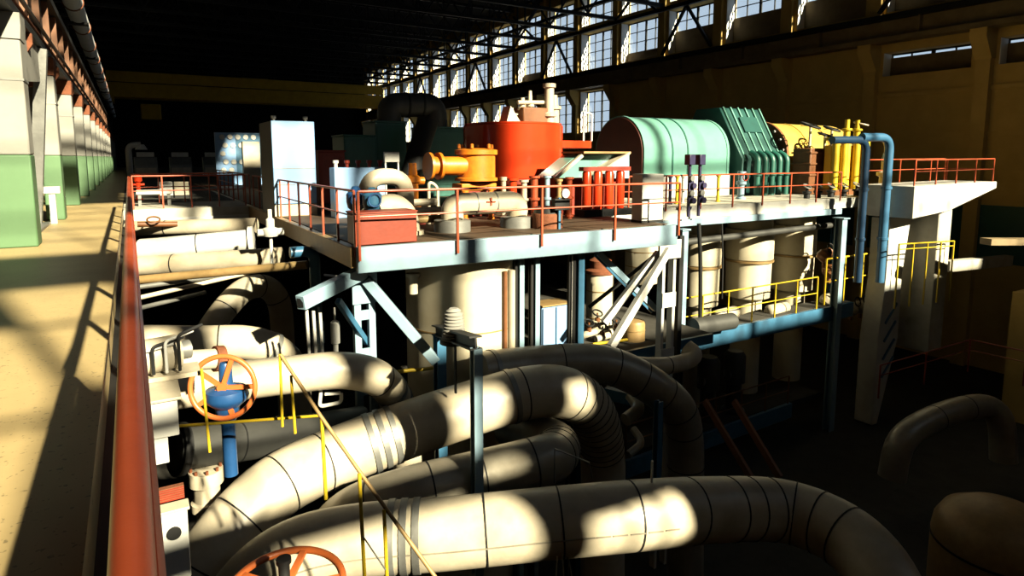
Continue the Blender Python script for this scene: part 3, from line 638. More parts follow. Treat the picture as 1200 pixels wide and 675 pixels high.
for px, py in ((993, 145), (1005, 144)):
    c = P(px, py, Y=16.9); MB().lathe([(.14, 0), (.14, .3), (.22, .32), (.22, .4), (.1, .42), (.1, .8)], (c.x, 16.9, zt+.15), n=14).build('spindle', 'yellow', t)
c = P(1009, 145, Y=16.9); MB().torus(c, (.1, -.25, 1), .3, .035, 24, 8).build('handwheel', 'cream', t); MB().bar(c-Vector((.3, 0, 0)), c+Vector((.3, 0, 0)), .03, .03).build('spoke', 'cream', t)
for k, px in enumerate((945, 958, 973, 988, 1003)):
    p = P(px, 236, Y=16); t = T('valve', f'small dark valve below the brown block, {ORD[k]} along the railing', 'valve', (p.x, 16, 0), 'small dark valves')
    MB().lathe([(.12, 0), (.12, .2), (.18, .22), (.18, .3), (.06, .32), (.06, .5)], (p.x, 16, 0), n=14).build('body', 'black', t); MB().torus((p.x, 16, .5), (0, -.6, 1), .16, .03, 18, 6).build('handwheel', 'grey', t)
# ---- two blue bent pipes
def bluepipe(px, pyt, pxl, Y, m, lab, r=.2, yb=330):
    a, b = P(px, pyt, Y=Y), P(px-8, yb, Y=Y); c = P(pxl, pyt, Y=Y+.2)
    t = T('bent_pipe', lab, 'pipe', b); MB().tube(bend([c, a, (a.x, a.y, b.z)], .55), r, 18).build('pipe_run', m, t)
    for q in (.35, .7): z = a.z+(b.z-a.z)*q; MB().tube([(a.x, a.y, z), (a.x, a.y, z+.1)], r*1.25, 18).build('flange', m, t)
bluepipe(1016, 164, 975, 14.3, 'navy', 'dark blue bent pipe beside the yellow pillars', .15)
bluepipe(1043, 161, 1010, 14.1, 'midblue', 'light blue bent pipe in front of the white end deck', .17)
p = P(1034, 225, Y=16.2); t = T('valve', 'blue and white valve between the two blue bent pipes', 'valve', (p.x, 16.2, 0))
MB().lathe([(.25, 0), (.25, .3), (.18, .35), (.18, .9), (.3, .95), (.3, 1.1), (.12, 1.2), (.12, 1.8)], (p.x, 16.2, -.1), n=18).build('body', 'cream', t); MB().torus((p.x, 16.1, 1.75), (0, 1, .2), .3, .05, 24, 8).build('handwheel', 'blue', t)
# ---- instrument poles at the platform joint
for k, (px, py) in enumerate(((811, 188), (823, 188))):
    c = P(px, py, Y=15.0); t = T('instrument_pole', f'{"left" if k==0 else "right"} dark violet instrument box on a pole by the railing joint', 'instrument', (c.x, 15.0, -.5))
    MB().span(c.x-.15, c.x+.12, 14.95, 15.2, c.z-.15, c.z+.2).build('case', 'purple', t, .02); MB().span(c.x-.04, c.x+.04, 15.05, 15.13, -.3, c.z-.15).build('pole', 'purple', t)
    for j in range(4): MB().lathe([(.1, 0), (.1, .12)], (c.x+.05*(-1)**j, 15.0, .25+.25*j), (0, -1, 0), n=14).build('gauge', 'grey' if j % 2 else 'purple', t)
    MB().span(c.x-.12, c.x+.12, 14.98, 15.03, .15, 1.0).build('board', 'purple', t)
a, b = P(819, 262, Y=15.0), P(820, 395, Y=15.0)
one('cable', 'thick dark cable bundle hanging down from the instrument poles', 'cable', MB().tube(sm([a, a.lerp(b, .4)+Vector((.06, 0, 0)), b]), .07, 10), 'black')
a, b = P(846, 262, Y=15.1), P(846, 350, Y=15.1)
one('cable', 'thin dark cable hanging beside the lower cylinders', 'cable', MB().tube(sm([a, a.lerp(b, .5)+Vector((.04, 0, 0)), b]), .03, 8), 'black')
p = P(868, 231, Y=17.2); t = T('valve', 'slim pale blue valve post in front of the teal housing', 'valve', (p.x, 17.2, 0))
MB().lathe([(.2, 0), (.2, .06), (.13, .1), (.13, .55), (.2, .6), (.2, .72), (.12, .75), (.12, 1.0), (.17, 1.02), (.17, 1.12)], (p.x, 17.2, 0), n=16).build('body', 'pale', t); MB().torus((p.x, 17.0, .9), (0, 1, 0), .15, .025, 20, 6).build('handwheel', 'deepred', t)
for k, (px, mm, lab) in enumerate(((785, 'purple', 'dark violet post at the left end of the white platform'), (793, 'yellow', 'short yellow post beside the dark violet post'), (800, 'white', 'white post under the green barrel'), (841, 'yellow', 'yellow post right of the instrument poles'))):
    p = P(px, 234, Y=16.6); t = T('post', lab, 'post', (p.x, 16.6, 0))
    MB().lathe([(.1, 0), (.1, .04), (.06, .05), (.06, .95), (.09, .96), (.09, 1.05)], (p.x, 16.6, 0), n=12).build('shaft', mm, t)

# ---- small things behind the white slab
for k, (px, mm, lab) in enumerate(((194, 'white', 'small white box behind the bridge railing, nearer the walkway'), (213, 'cream', 'small cream box behind the bridge railing, farther from the walkway'))):
    a, b = P(px-8, 232, Y=30), P(px+8, 213, Y=30); t = T('box', lab, 'box', (a.x, 30, 0)); MB().span(a.x, b.x, 30, 30.4, .1, b.z).build('body', mm, t, .02); MB().span(a.x+.05, b.x-.05, 29.98, 30.0, .2, b.z-.1).build('door', mm, t, .01); MB().span(a.x, b.x, 30.02, 30.38, 0, .1).build('plinth', 'black', t)
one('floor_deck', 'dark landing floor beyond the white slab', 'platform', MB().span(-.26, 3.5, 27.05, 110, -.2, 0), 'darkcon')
a = P(163, 226, Y=27.6); t = T('hydrant', 'red standing hydrant beside the end of the walkway rail', 'hydrant', (a.x, 29, 0)); MB().lathe([(.14, 0), (.14, .06), (.08, .1), (.08, .7), (.15, .75), (.15, .95), (.06, 1.05)], (a.x, 29, 0), n=16).build('body', 'tankred', t); MB().tube([(a.x-.22, 29, .62), (a.x+.22, 29, .62)], .05, 10).build('outlet', 'tankred', t)
for k in range(5):
    x = .4+2.6*k; t = T('console', f'dim grey machine console far down the hall, {ORD[k]} from the walkway', 'console', (x, 62, 0), 'far consoles')
    MB().prism([(61.5, 0), (62.6, 0), (62.6, 1.7), (62.2, 1.7), (61.5, 1.0)], (x, x+1.7), YZ).build('body', 'grey', t, .03)
    MB().span(x+.2, x+1.5, 62.1, 62.2, 1.72, 2.1).build('panel', 'white', t); MB().span(x+.1, x+1.6, 61.48, 61.5, .2, .8).build('door', 'cream', t)
t = T('vent_pipe', 'small white bent vent pipe far down the hall beside the walkway end', 'pipe', (1.5, 70, 0))
a, b = P(151, 182, Y=66), P(165, 168, Y=66); MB().tube(bend([(a.x, 66, 0), (a.x, 66, b.z-.2), (b.x, 66, b.z-.1)], .5), .25, 14).build('pipe_run', 'white', t); MB().lathe([(.25, 0), (.5, -.45)], (b.x, 66, b.z-.1), n=20).build('mouth', 'white', t)
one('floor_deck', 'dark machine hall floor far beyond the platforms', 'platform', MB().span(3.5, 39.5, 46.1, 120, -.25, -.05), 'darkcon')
# ================================================================== PIPES IN THE PIT
def along(path, q):
    L = [0]
    for a, b in zip(path, path[1:]): L.append(L[-1]+(b-a).length)
    x = q*L[-1]
    for i in range(len(path)-1):
        if L[i+1] >= x: t = (x-L[i])/max(1e-6, L[i+1]-L[i]); return path[i].lerp(path[i+1], t), (path[i+1]-path[i]).normalized()
    return path[-1], (path[-1]-path[-2]).normalized()
def pipe(name, label, path, r, m, seams=(), flanges=(), collars=(), n=32, group=None, cat='pipe', fm='grey'):
    t = T(name, label, cat, path[0], group); MB().tube(path, r, n).build('pipe_run', m, t)
    for q in seams: c, d = along(path, q); MB().tube([c-d*.012, c+d*.012], r+.008, n).build('seam_band', 'black', t)
    for q in collars: c, d = along(path, q); MB().tube([c-d*.05, c+d*.05], r+.018, n).build('clamp_band', 'grey', t)
    for q in flanges: c, d = along(path, q); MB().tube([c-d*.06, c+d*.06], r*1.28, n).build('flange', fm, t)
    return t
# A
A = sm(pix([(245, 830, 88), (262, 755, 85), (292, 692, 83), (345, 651, 82), (420, 633, 81), (530, 624, 80), (640, 613, 79), (740, 604, 78), (830, 597, 73), (915, 598, 70), (985, 625, 74), (1032, 675, 80), (1060, 760, 86), (1075, 860, 90)], 1.0))
t = pipe('insulated_pipe', 'fattest cream clad pipe lying across the bottom behind the red handwheel', A, .5, 'cream', (.36, .44, .52, .60, .66, .69, .72, .75, .78, .81), (), (.262, .275, .288))
c, d = along(A, .515); up = Vector((0, 0, 1))
MB().bar(A[0], A[0]+Vector((.01, 0, 0)), .01, .01).build('strap', 'grey', t)
s = MB()
for i in range(len(A)-1):
    tt = (A[i+1]-A[i]).normalized(); side = tt.cross(up).normalized(); side = side if side.y < 0 else -side
    if 16 < i < 44: s.bar(A[i]+side*.502+up*.02, A[i+1]+side*.502+up*.02, .012, .02)
s.build('lap_seam', 'clad', t)
c, d = along(A, .43); s = MB(); side = Vector((-.3, -1, 0)).normalized(); q = c+side*.47-up*.22
for dx in (-.05, .04, .13): s.bar(q+Vector((dx, 0, 0)), q+Vector((dx*2.2, -.02, -.8)), .014, .014)
s.build('hanger_rod', 'clad', t)
c, d = along(A, .545); MB().tube([c+up*.48, c+up*.85], .018, 8).build('vent_stub', 'white', t)
# B
B = sm(pix([(185, 790, 84), (218, 705, 82), (262, 635, 79), (322, 572, 74), (390, 537, 69), (470, 506, 66), (560, 476, 63), (625, 459, 61), (668, 462, 59), (695, 487, 56), (706, 535, 52.5), (706, 610, 51.5), (706, 700, 51)], 1.05))
pipe('insulated_pipe', 'long clad pipe climbing from bottom left to an elbow by the pale blue post', B, .525, 'cream', (.10, .15, .20, .25, .51, .585, .60, .615, .63, .645, .66, .675, .69, .705, .72, .735, .75), (), (.312, .325, .338, .495))
# C
C = sm(pix([(350, 720, 66), (378, 645, 67), (412, 603, 68.5), (480, 578, 69), (565, 557, 66), (630, 541, 65), (650, 533, 62.5), (652, 520, 57), (628, 509, 53.5), (596, 499, 51)], .95))
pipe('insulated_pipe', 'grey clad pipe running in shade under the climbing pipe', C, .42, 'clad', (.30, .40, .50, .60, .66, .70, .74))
# D
Dp = sm(pix([(562, 436, 50), (620, 429, 48), (680, 425, 47), (722, 431, 46.5), (765, 453, 46), (795, 481, 45), (803, 520, 44), (803, 580, 43.5), (803, 680, 43)], .9))
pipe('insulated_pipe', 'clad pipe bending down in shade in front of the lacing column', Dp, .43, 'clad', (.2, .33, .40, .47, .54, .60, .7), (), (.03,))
# E, F
E_ = sm(pix([(120, 402, 42), (170, 402, 42), (235, 402, 41), (290, 402, 40), (325, 414, 39), (343, 440, 38), (346, 490, 37)], .7))
pipe('insulated_pipe', 'cream pipe leaving the walkway side above the orange handwheel', E_, .35, 'cream', (.42,), (), (.62,))
Fp = sm(pix([(120, 462, 52), (205, 455, 49), (280, 446, 46), (350, 438, 44), (400, 434, 43), (440, 442, 41.5), (462, 464, 38.5), (474, 500, 35.5), (480, 560, 35)], .66))
pipe('insulated_pipe', 'cream pipe behind the orange handwheel with an elbow turning down', Fp, .33, 'cream', (.55,), (), (.63, .685, .72), fm='cream')
c = P(380, 436, d=11.7); t = T('pipe_clip', 'white bent clamp hanging under the cream elbow pipe', 'clamp', c-up*.5)
MB().tube(bend([c+Vector((-.16, -.36, -.2)), c+Vector((-.2, -.36, -.5)), c+Vector((.2, -.36, -.5)), c+Vector((.2, -.36, -.33))], .08), .035, 10).build('hook', 'white', t); MB().bar(c+Vector((-.1, -.36, -.28)), c+Vector((.18, -.36, -.32)), .05, .05).build('bar', 'white', t)
# dark pipe behind the yellow rail
Kp = pix([(205, 527, 51), (330, 512, 45), (425, 495, 41)], .7)
pipe('pipe', 'black pipe lying in shade behind the yellow rail', Kp, .33, 'duct', (.3,), (.02,), fm='black')
Lp = pix([(130, 480, 60), (235, 470, 56), (300, 462, 52)], .5)
# arch
Gp = sm(pix([(222, 440, 30), (240, 398, 29.5), (262, 364, 29), (286, 340, 28), (310, 336, 27), (326, 352, 26.5), (331, 386, 26), (333, 440, 26)], .62))
pipe('loop_pipe', 'cream pipe arch rising out of the dark under the platform edge', Gp, .31, 'cream', (.3, .5, .62))
# pale horizontals under the slab
pipe('insulated_pipe', 'brightest pale pipe lying under the white slab', pix([(166, 293, 26), (180, 292, 26), (296, 281, 25)], .58), .29, 'white', (.5,), (.99,), fm='white')
pipe('insulated_pipe', 'pale pipe with blunt end in front of the brightest pipe', pix([(120, 316, 23), (165, 312, 23), (330, 301, 23)], .5), .25, 'cream', (.4, .9))
pipe('insulated_pipe', 'tan pipe lying just beneath the white slab', pix([(150, 268, 20), (300, 264, 20)], .5), .22, 'cream', (.3,))
pipe('pipe', 'thin dark olive pipe below the blunt ended pale pipe', pix([(130, 331, 10), (360, 310, 10)], .2), .1, 'tan')
for k, (x0, y0, x1, y1) in enumerate(((150, 338, 268, 322), (150, 352, 290, 320), (160, 362, 240, 343), (170, 330, 240, 319))):
    one('conduit', f'thin grey conduit slanting under the pale pipes, {ORD[k]} of four', 'pipe', MB().tube([P(x0, y0, d=14.2+.25*k), P(x1, y1, d=16.2+.25*k)], .055, 10), 'cream' if k % 2 else 'grey', 'slanting conduits')
p = P(180, 262, d=18); t = T('valve', 'small dark valve lying between slab and pale pipes', 'valve', p)
MB().tube([p+Vector((-.4, 0, 0)), p+Vector((.6, 0, -.05))], .08, 12).build('body', 'brown', t); MB().torus(p+Vector((0, -.1, .12)), (0, -.5, 1), .16, .025, 20, 6).build('handwheel', 'brown', t)
p = P(317, 272, Y=16); t = T('valve', 'white capped valve beside the platform side beam', 'valve', p)
MB().lathe([(.16, -.1), (.2, 0), (.2, .08), (.1, .12), (.1, .3), (.05, .35), (.05, .55)], p, n=16).build('body', 'white', t); MB().tube([p+Vector((-.3, 0, 0)), p+Vector((.3, 0, 0))], .09, 12).build('branch', 'white', t); MB().tube([p, p-up*.9], .04, 8).build('drain_pipe', 'white', t)
p = P(320, 395, d=15.5)

# ---- cream and white equipment at the walkway side
a = P(194, 470, d=6.6)
t = T('equipment_cabinet', 'white box unit under the walkway beside the orange handwheel', 'cabinet', P(194, 548, d=6.6))
zt, zb = P(194, 470, d=6.6).z, P(194, 548, d=6.6).z
x0, x1 = P(160, 500, d=6.6).x, P(213, 500, d=6.6).x
MB().span(x0, x1-.02, a.y, a.y+.7, (zt+zb)/2-.05, zt).build('upper_body', 'white', t, .01); MB().span(x0, x1-.13, a.y+.03, a.y+.7, zb, (zt+zb)/2-.05).build('lower_body', 'white', t, .01)
MB().span(x0, x1+.02, a.y-.03, a.y+.72, zt, zt+.03).build('lid', 'cream', t, .005)
p = P(200, 440, d=7.3); p = Vector((p.x, p.y, zt+.375)); t = T('pump', 'cream motor with small pipes on top of the white box unit', 'pump', p-up*.3)
MB().tube([p+Vector((-.35, 0, -.1)), p+Vector((.1, .1, -.1))], .2, 20).build('body', 'cream', t); MB().tube([p+Vector((.1, .1, -.1)), p+Vector((.22, .13, -.1))], .11, 16).build('shaft', 'grey', t)
for k in range(4): MB().tube(bend([p+Vector((-.3+.13*k, -.2, -.25)), p+Vector((-.3+.13*k, -.22, .02+.05*k)), p+Vector((.05+.1*k, -.1, .05+.06*k))], .06), .018, 8).build('tube', 'black' if k % 2 else 'white', t)
MB().span(p.x-.4, p.x+.3, p.y-.2, p.y+.2, p.z-.34, p.z-.29).build('base', 'cream', t)
pipe('insulated_pipe', 'tapering tan pipe between cream motor and orange handwheel', pix([(165, 432, 26), (215, 423, 26), (258, 420, 25)], .3), .14, 'cream', (.5,), (.98,), fm='rust')
p = P(198, 580, d=6.0); t = T('grating', 'brick red grating step beneath the white box unit', 'grating', p)
g0, g1 = P(176, 588, d=6.0), P(216, 572, d=6.0); s = MB()
MB().span(g0.x-.1, g1.x, p.y, p.y+.06, g0.z, g1.z).build('panel', 'rust', t)
for i in range(6): s.span(g0.x-.1, g1.x, p.y-.01, p.y, g0.z+(g1.z-g0.z)*(i+.2)/6, g0.z+(g1.z-g0.z)*(i+.55)/6)
s.build('bars', 'deepred', t)
p = P(243, 580, d=10.4); t = T('valve_bonnet', 'tan flanged valve body under the orange handwheel', 'valve', P(243, 640, d=10.4))
zt, zb = P(243, 548, d=10.4).z, P(243, 640, d=10.4).z
MB().lathe([(.24, 0), (.24, .08), (.19, .1), (.17, (zt-zb)*.45), (.25, (zt-zb)*.48), (.25, (zt-zb)*.58), (.2, (zt-zb)*.6), (.2, (zt-zb)*.8), (.26, (zt-zb)*.82), (.26, zt-zb)], (p.x, p.y, zb), n=28).build('body', 'cream', t)
for k in range(8): MB().lathe([(.025, 0), (.025, .06)], (p.x+.22*math.cos(k*.785), p.y+.22*math.sin(k*.785), zt), n=6).build('bolt', 'rust', t)
p = P(205, 640, d=5.8); t = T('junction_box', 'white box with a dark round opening at the bottom beside the red rail', 'box', p-up*.2)
zt = P(205, 598, d=5.8).z; x0, x1 = P(182, 630, d=5.8).x, P(222, 630, d=5.8).x
MB().span(x0-.1, x1, p.y, p.y+.14, p.z-.35, zt).build('body', 'white', t, .015); MB().lathe([(.06, 0), (.06, .02)], (p.x, p.y, p.z+.13), (0, -1, 0)).build('opening', 'black', t); MB().span(x0-.12, x1+.02, p.y-.02, p.y+.15, zt, zt+.03).build('lid', 'cream', t, .005)

# ---- handwheels
def wheel(t, c, axis, R, r, m, nsp=5, hub=.06):
    o = MB().torus(c, axis, R, r, 48, 12).build('handwheel', m, t); ax = Vector(axis).normalized()
    u = ax.cross(Vector((0, .3, 1))).normalized(); v = ax.cross(u); s = MB()
    for k in range(nsp):
        a = 2*math.pi*k/nsp+.5; s.bar(c, Vector(c)+(u*math.cos(a)+v*math.sin(a))*R, r*1.7, r*1.1, ax)
    s.build('spokes', m, o); MB().lathe([(hub, -.04), (hub, .04)], c, ax, 20).build('hub', m, o)
c = P(261, 454, d=8.0); tv = ray(261, 454).normalized(); p = P(262, 470, d=8.25)
t = T('gate_valve', 'orange handwheel on a blue valve spindle at the pit edge', 'valve', P(270, 556, d=8.25))
wheel(t, c, (-.42, -.90, .1), .395, .033, 'wheelred')
pb, ptp = P(271, 556, d=8.25), P(263, 421, d=8.2)
MB().lathe([(.085, 0), (.085, P(262, 490, d=8.25).z-pb.z)], pb, n=18).build('yoke', 'vblue', t)
z = lambda y: P(262, y, d=8.2).z-pb.z
q0 = Vector((P(264, 460, d=8.25).x, pb.y, pb.z))
MB().lathe([(.10, z(490)), (.14, z(484)), (.15, z(474)), (.25, z(466)), (.27, z(461)), (.25, z(453)), (.12, z(449)), (.085, z(446)), (.075, z(424)), (.06, z(421))], q0, n=32).build('bonnet', 'vblue', t)
MB().tube([c, Vector((q0.x, q0.y, c.z))], .05, 14).build('shaft', 'orange', t)
c = P(334, 690, d=5.2)
t = T('gate_valve', 'red handwheel lying flat at the bottom edge', 'valve', c-up*1.2)
wheel(t, c, (-.05, -.08, 1), .46, .032, 'wheelred', 5); MB().lathe([(.06, -1.2), (.06, 0), (.045, .02), (.045, .22), (.06, .23), (.06, .27)], c, n=18).build('spindle', 'black', t)

# ---- yellow guard rails and the sloping stair rail
t = T('yellow_guard', 'thin yellow rail with hanging rods in front of the orange handwheel', 'railing', P(200, 500, d=7.4))
MB().tube([P(186, 501, d=7.2), P(280, 494, d=7.3), P(376, 487, d=7.4)], .017, 10).build('top_rail', 'yellow', t)
for x0, y0, x1, y1 in ((236, 432, 246, 530), (328, 415, 331, 500), (341, 440, 346, 508)): MB().tube([P(x0, y0, d=7.2), P(x1, y1, d=7.2)], .016, 8).build('post', 'yellow', t)
t = T('stair_handrail', 'sloping brown handrail with yellow posts crossing the big pipes', 'railing', P(510, 680, d=6.4))
MB().tube([P(329, 416, d=7.2), P(376, 488, d=7.0), P(430, 565, d=6.8), P(520, 690, d=6.5)], .021, 10).build('top_rail', 'tan', t)
for x0, y0, x1, y1, dd in ((377, 490, 382, 585, 7.0), (421, 555, 428, 690, 6.8), (450, 597, 454, 690, 6.7)): MB().tube([P(x0, y0, d=dd), P(x1, y1, d=dd)], .021, 8).build('post', 'yellow', t)
MB().tube([P(425, 628, d=6.78), P(452, 668, d=6.68)], .009, 6).build('stay', 'grey', t)

# ---- blue portal with insulator
t = T('pipe_portal', 'blue two post frame standing over the climbing pipe', 'frame', P(558, 585, d=10.2))
q1t, q1b = P(515, 392, d=13.2), P(518, 560, d=13.2)
q2t, q2b = P(558, 408, d=9.8), P(558, 582, d=9.8)
MB().ibeam(q1t, Vector((q1t.x, q1t.y, q1b.z)), .2, .22, .03).build('post', 'blue', t); MB().ibeam(q2t, Vector((q2t.x, q2t.y, q2b.z-1.5)), .15, .15, .02).build('post', 'pale', t)
MB().ibeam(q1t+up*.08+(q1t-q2t)*.12, q2t+up*.08, .2, .22, .03).build('cross_beam', 'black', t)
MB().bar(q1t.lerp(q2t, .5)+up*.05, q1t.lerp(q2t, .5)-up*1.0, .03, .05).build('hanger', 'black', t)
c = P(532, 398, d=11.6); t = T('insulator', 'ribbed grey porcelain cone standing on the blue frame', 'insulator', c)
h = P(532, 360, d=11.6).z-c.z; pr = [(.2, 0)]
for k in range(9): z0 = h*.88*k/9; rr = .2-.008*k; pr += [(rr+.03, z0+.01), (rr+.03, z0+.03), (rr-.015, z0+.05)]
pr += [(.1, h*.9), (.14, h*.92), (.08, h)]
MB().lathe(pr, c, n=28).build('stack', 'plaster', t); MB().lathe([(.26, -.06), (.26, .0)], c).build('base', 'black', t)
c0 = P(590, 455, d=12.9)

# ---- corner steelwork of platform one
t = T('corner_portal', 'white blue steel corner columns and braces under the platform', 'frame', P(425, 420, Y=12.4))
j = P(425, 333, Y=12.3)
for px in (417, 434):
    a = P(px, 335, Y=12.4); MB().bar((a.x, a.y, -.5), (a.x, a.y, -6.5), .14, .16).build('column', 'pale', t, .01)
MB().span(j.x-.22, j.x+.3, 12.28, 12.32, -1.25, -.52).build('gusset', 'pale', t)
for z in (-1.5, -2.3, -3.1): MB().span(P(417, 335, Y=12.4).x, P(434, 335, Y=12.4).x, 12.33, 12.36, z-.1, z+.1).build('batten', 'pale', t)
a = P(352, 355, d=11.2); b = Vector((j.x, 12.25, a.z+.28)); MB().bar(a, b, .2, .26).build('arm', 'pale', t, .01)
MB().bar(a+Vector((-.004, -.004, 0)), a+(b-a).normalized()*.01, .12, .16).build('open_end', 'black', t)
MB().bar(Vector((j.x+.05, 12.25, -.75)), P(511, 424, Y=11.7), .16, .2).build('brace', 'pale', t, .01)
MB().bar(P(396, 352, d=12.0), P(430, 402, Y=12.5), .1, .12).build('brace', 'blue', t, .01)
for k in range(3): MB().tube([a.lerp(b, .1)-up*(.2+.05*k)+Vector((.12*k, .1, 0)), a.lerp(b, .1)+Vector((.12*k+.02, .1, -1.2))], .03, 8).build('hanger_rod', 'white', t)
for k in range(3): MB().bar(P(380+18*k, 322+5*k, Y=12.1), j+up*(.1+.05*k), .03, .04).build('stay', 'white', t)
for k, (px, lab) in enumerate(((374, 'blue'), (392, 'white'))):
    a = P(px, 366, d=12.6); one('hanger', f'{lab} spring hanger below the steel arm', 'hanger', MB().lathe([(.05, 0), (.05, .3), (.09, .32), (.09, .75), (.05, .78), (.02, .8), (.02, 1.05)], a-up*.95, n=14), 'pale' if k == 0 else 'white')
a = P(366, 300, Y=15); t = T('bent_pipe', 'dark blue pipe bent down beside the platform corner', 'pipe', a)
MB().tube(bend([a+Vector((-.5, 0, .12)), a+Vector((.05, 0, .12)), a+Vector((.05, 0, -2.6))], .3), .13, 14).build('pipe_run', 'blue', t)

# ---- posts under the front of platform one
for k, (px, m, lab, wd) in enumerate(((610, 'pale', 'pale post in front of the big cream tank edge', .12), (628.5, 'pale', 'pale post left of the blue cupboard', .12), (671, 'white', 'thin white post right of the blue cupboard', .08), (679, 'blue', 'dark blue post right of the thin white post', .17))):
    a = P(px, 300, Y=12.0); t = T('platform_post', lab, 'post', (a.x, 12.1, -9.9)); MB().ibeam((a.x, 12.0, -.5), (a.x, 12.0, -9.95), wd, wd*1.2, .02).build('shaft', m, t)
    MB().ibeam((a.x-wd*1.1, 12.02, -.5), (a.x-wd*1.1, 12.02, -9.95), wd*.5, wd, .02).build('back_leg', 'black', t); MB().span(a.x-wd, a.x+wd, 12.0, 12.2, -10, -9.95).build('foot_plate', 'black', t)
a = P(652, 384, Y=14); x0, x1 = P(636, 384, Y=14).x, P(667, 384, Y=14).x; z0, z1 = P(652, 412, Y=14).z, P(652, 358, Y=14).z
t = T('cupboard', 'light blue two door cupboard under the platform', 'cabinet', (a.x, 14, z0)); MB().span(x0, x1, 14.05, 14.6, z0, z1).build('body', 'cabinet', t, .015)
for s_ in (0, 1): MB().span(x0+s_*(x1-x0)/2+.02, x0+(s_+1)*(x1-x0)/2-.02, 14.0, 14.05, z0+.05, z1-.05).build('door', 'cabinet', t, .01)
MB().span(x0-.02, x1+.02, 13.98, 14.62, z1, z1+.04).build('lid', 'tan', t); MB().span(x0, x1, 14.02, 14.6, z0-.05, z0).build('plinth', 'black', t)
# lower floor under platform one
FL = z0-.05
t = T('lower_gallery', 'dark steel gallery floor below the first platform', 'platform', (8, 16, FL-.3))
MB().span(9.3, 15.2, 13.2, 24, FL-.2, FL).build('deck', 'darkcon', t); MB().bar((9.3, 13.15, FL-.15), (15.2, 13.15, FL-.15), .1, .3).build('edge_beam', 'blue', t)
# large cream tank
ct = P(543, 360, Y=13.35); R = 66*(ct.y/ray(543, 360).y)
t = T('storage_tank', 'biggest cream vertical tank standing under the platform front', 'tank', (ct.x, 13.35, ZB))
MB().lathe([(R, ZB), (R, -.62)], (ct.x, 13.35, 0), n=64).build('shell', 'silo', t); MB().lathe([(R+.012, -2.2), (R+.012, -2.17)], (ct.x, 13.35, 0), n=64).build('seam_band', 'tan', t)
MB().lathe([(R*1.02, -.66), (R*1.02, -.58)], (ct.x, 13.35, 0), n=64).build('top_rim', 'cream', t)
p = P(484, 328, Y=12.6); MB().lathe([(.1, 0), (.1, .35), (.16, .36), (.16, .45)], p-up*.3, n=14).build('nozzle', 'cream', t)
one('standpipe', 'thin dark pipe running down the big cream tank', 'pipe', MB().tube([P(592, 318, Y=11.98), P(592, 420, Y=11.98)], .05, 10), 'brown')
one('standpipe', 'pale pipe to the right of the thin dark tank pipe', 'pipe', MB().tube([P(600, 316, Y=12.05), P(600, 420, Y=12.05)], .09, 12), 'cream')
# cream cylinder with rust top, orange drum, tangled valves
def vcyl(px, pyb, pyt, wpx, Y, m, name, lab, cat, prof=None, seam=(.4, .75)):
    a = P(px, pyb, Y=Y); s = a.y/ray(px, (pyb+pyt)/2).y; r = wpx/2*s; zt = P(px, pyt, Y=Y).z
    t = T(name, lab, cat, a); h = zt-a.z
    MB().lathe([(r*.98, 0), (r, .03), (r, h-.1), (r*.9, h-.02), (r*.5, h)], a, n=40).build('shell', m, t)
    for q in seam: MB().lathe([(r+.01, h*q), (r+.01, h*q+.03)], a, n=40).build('seam_band', 'tan', t)
    return t, a, r, h
t, a, r, h = vcyl(702, 405, 318, 32, 15.2, 'silo', 'vessel', 'slim cream vessel with rusty cap behind the cross braces', 'vessel'); MB().lathe([(r*1.1, h-.05), (r*1.1, h+.05), (r*.8, h+.12), (r*.8, h+.35), (r*.4, h+.45)], a, n=30).build('cap', 'rust', t)
vcyl(752, 330, 282, 40, 16.5, 'silo', 'vessel', 'pale vessel just under the platform beam, behind the white braces', 'vessel')
vcyl(742, 420, 375, 26, 13.9, 'tan', 'drum', 'ochre drum at the foot of the white braces', 'drum')
for k, (px, py) in enumerate(((690, 392), (706, 396), (722, 388), (700, 380))):
    p = P(px, py, Y=14.0+.2*k); t = T('valve', f'small grey valve in the tangle behind the white braces, {ORD[k]} from the blue post', 'valve', p)
    MB().tube([p+Vector((-.25, 0, 0)), p+Vector((.25, 0, .05))], .1, 12).build('body', 'cream', t); MB().lathe([(.08, 0), (.08, .2), (.03, .2), (.03, .35)], p, n=10).build('stem', 'brown', t); MB().torus(p+up*.35, (0, -.5, 1), .15, .025, 20, 6).build('handwheel', 'black', t)
one('yellow_pipe', 'thin yellow pipe at the foot of the tangled valves', 'pipe', MB().tube([P(676, 406, Y=13.0), P(735, 398, Y=13.0)], .04, 10), 'yellow')
one('yellow_pipe', 'short yellow pipe between corner brace and big cream tank', 'pipe', MB().tube([P(462, 436, Y=12.2), P(512, 431, Y=12.2)], .04, 10), 'yellow')
# lacing column and cross braces at the right of platform one
t = T('lacing_column', 'white battened steel column with cross braces beneath platform corner', 'frame', P(782, 420, Y=12.2))
for px in (775.5, 788): a = P(px, 300, Y=12.3); MB().bar((a.x, 12.3, -.5), (a.x, 12.3, -9.95), .09, .2).build('column', 'white', t)
xa, xb = P(775, 300, Y=12.3).x, P(788.5, 300, Y=12.3).x
for z in (-.75, -2.15, -3.7, -5.2): MB().span(xa-.03, xb+.03, 12.17, 12.2, z-.2, z+.2).build('batten', 'white', t)
for px in (796,): a = P(px, 300, Y=12.7); MB().bar((a.x, 12.7, -.5), (a.x, 12.7, -9.95), .16, .2).build('back_column', 'black', t)
MB().bar(P(784, 292, Y=12.05), P(716, 406, Y=12.05), .14, .19).build('brace', 'white', t); MB().bar(P(772, 296, Y=12.3), P(708, 378, Y=12.6), .14, .17).build('brace', 'white', t)
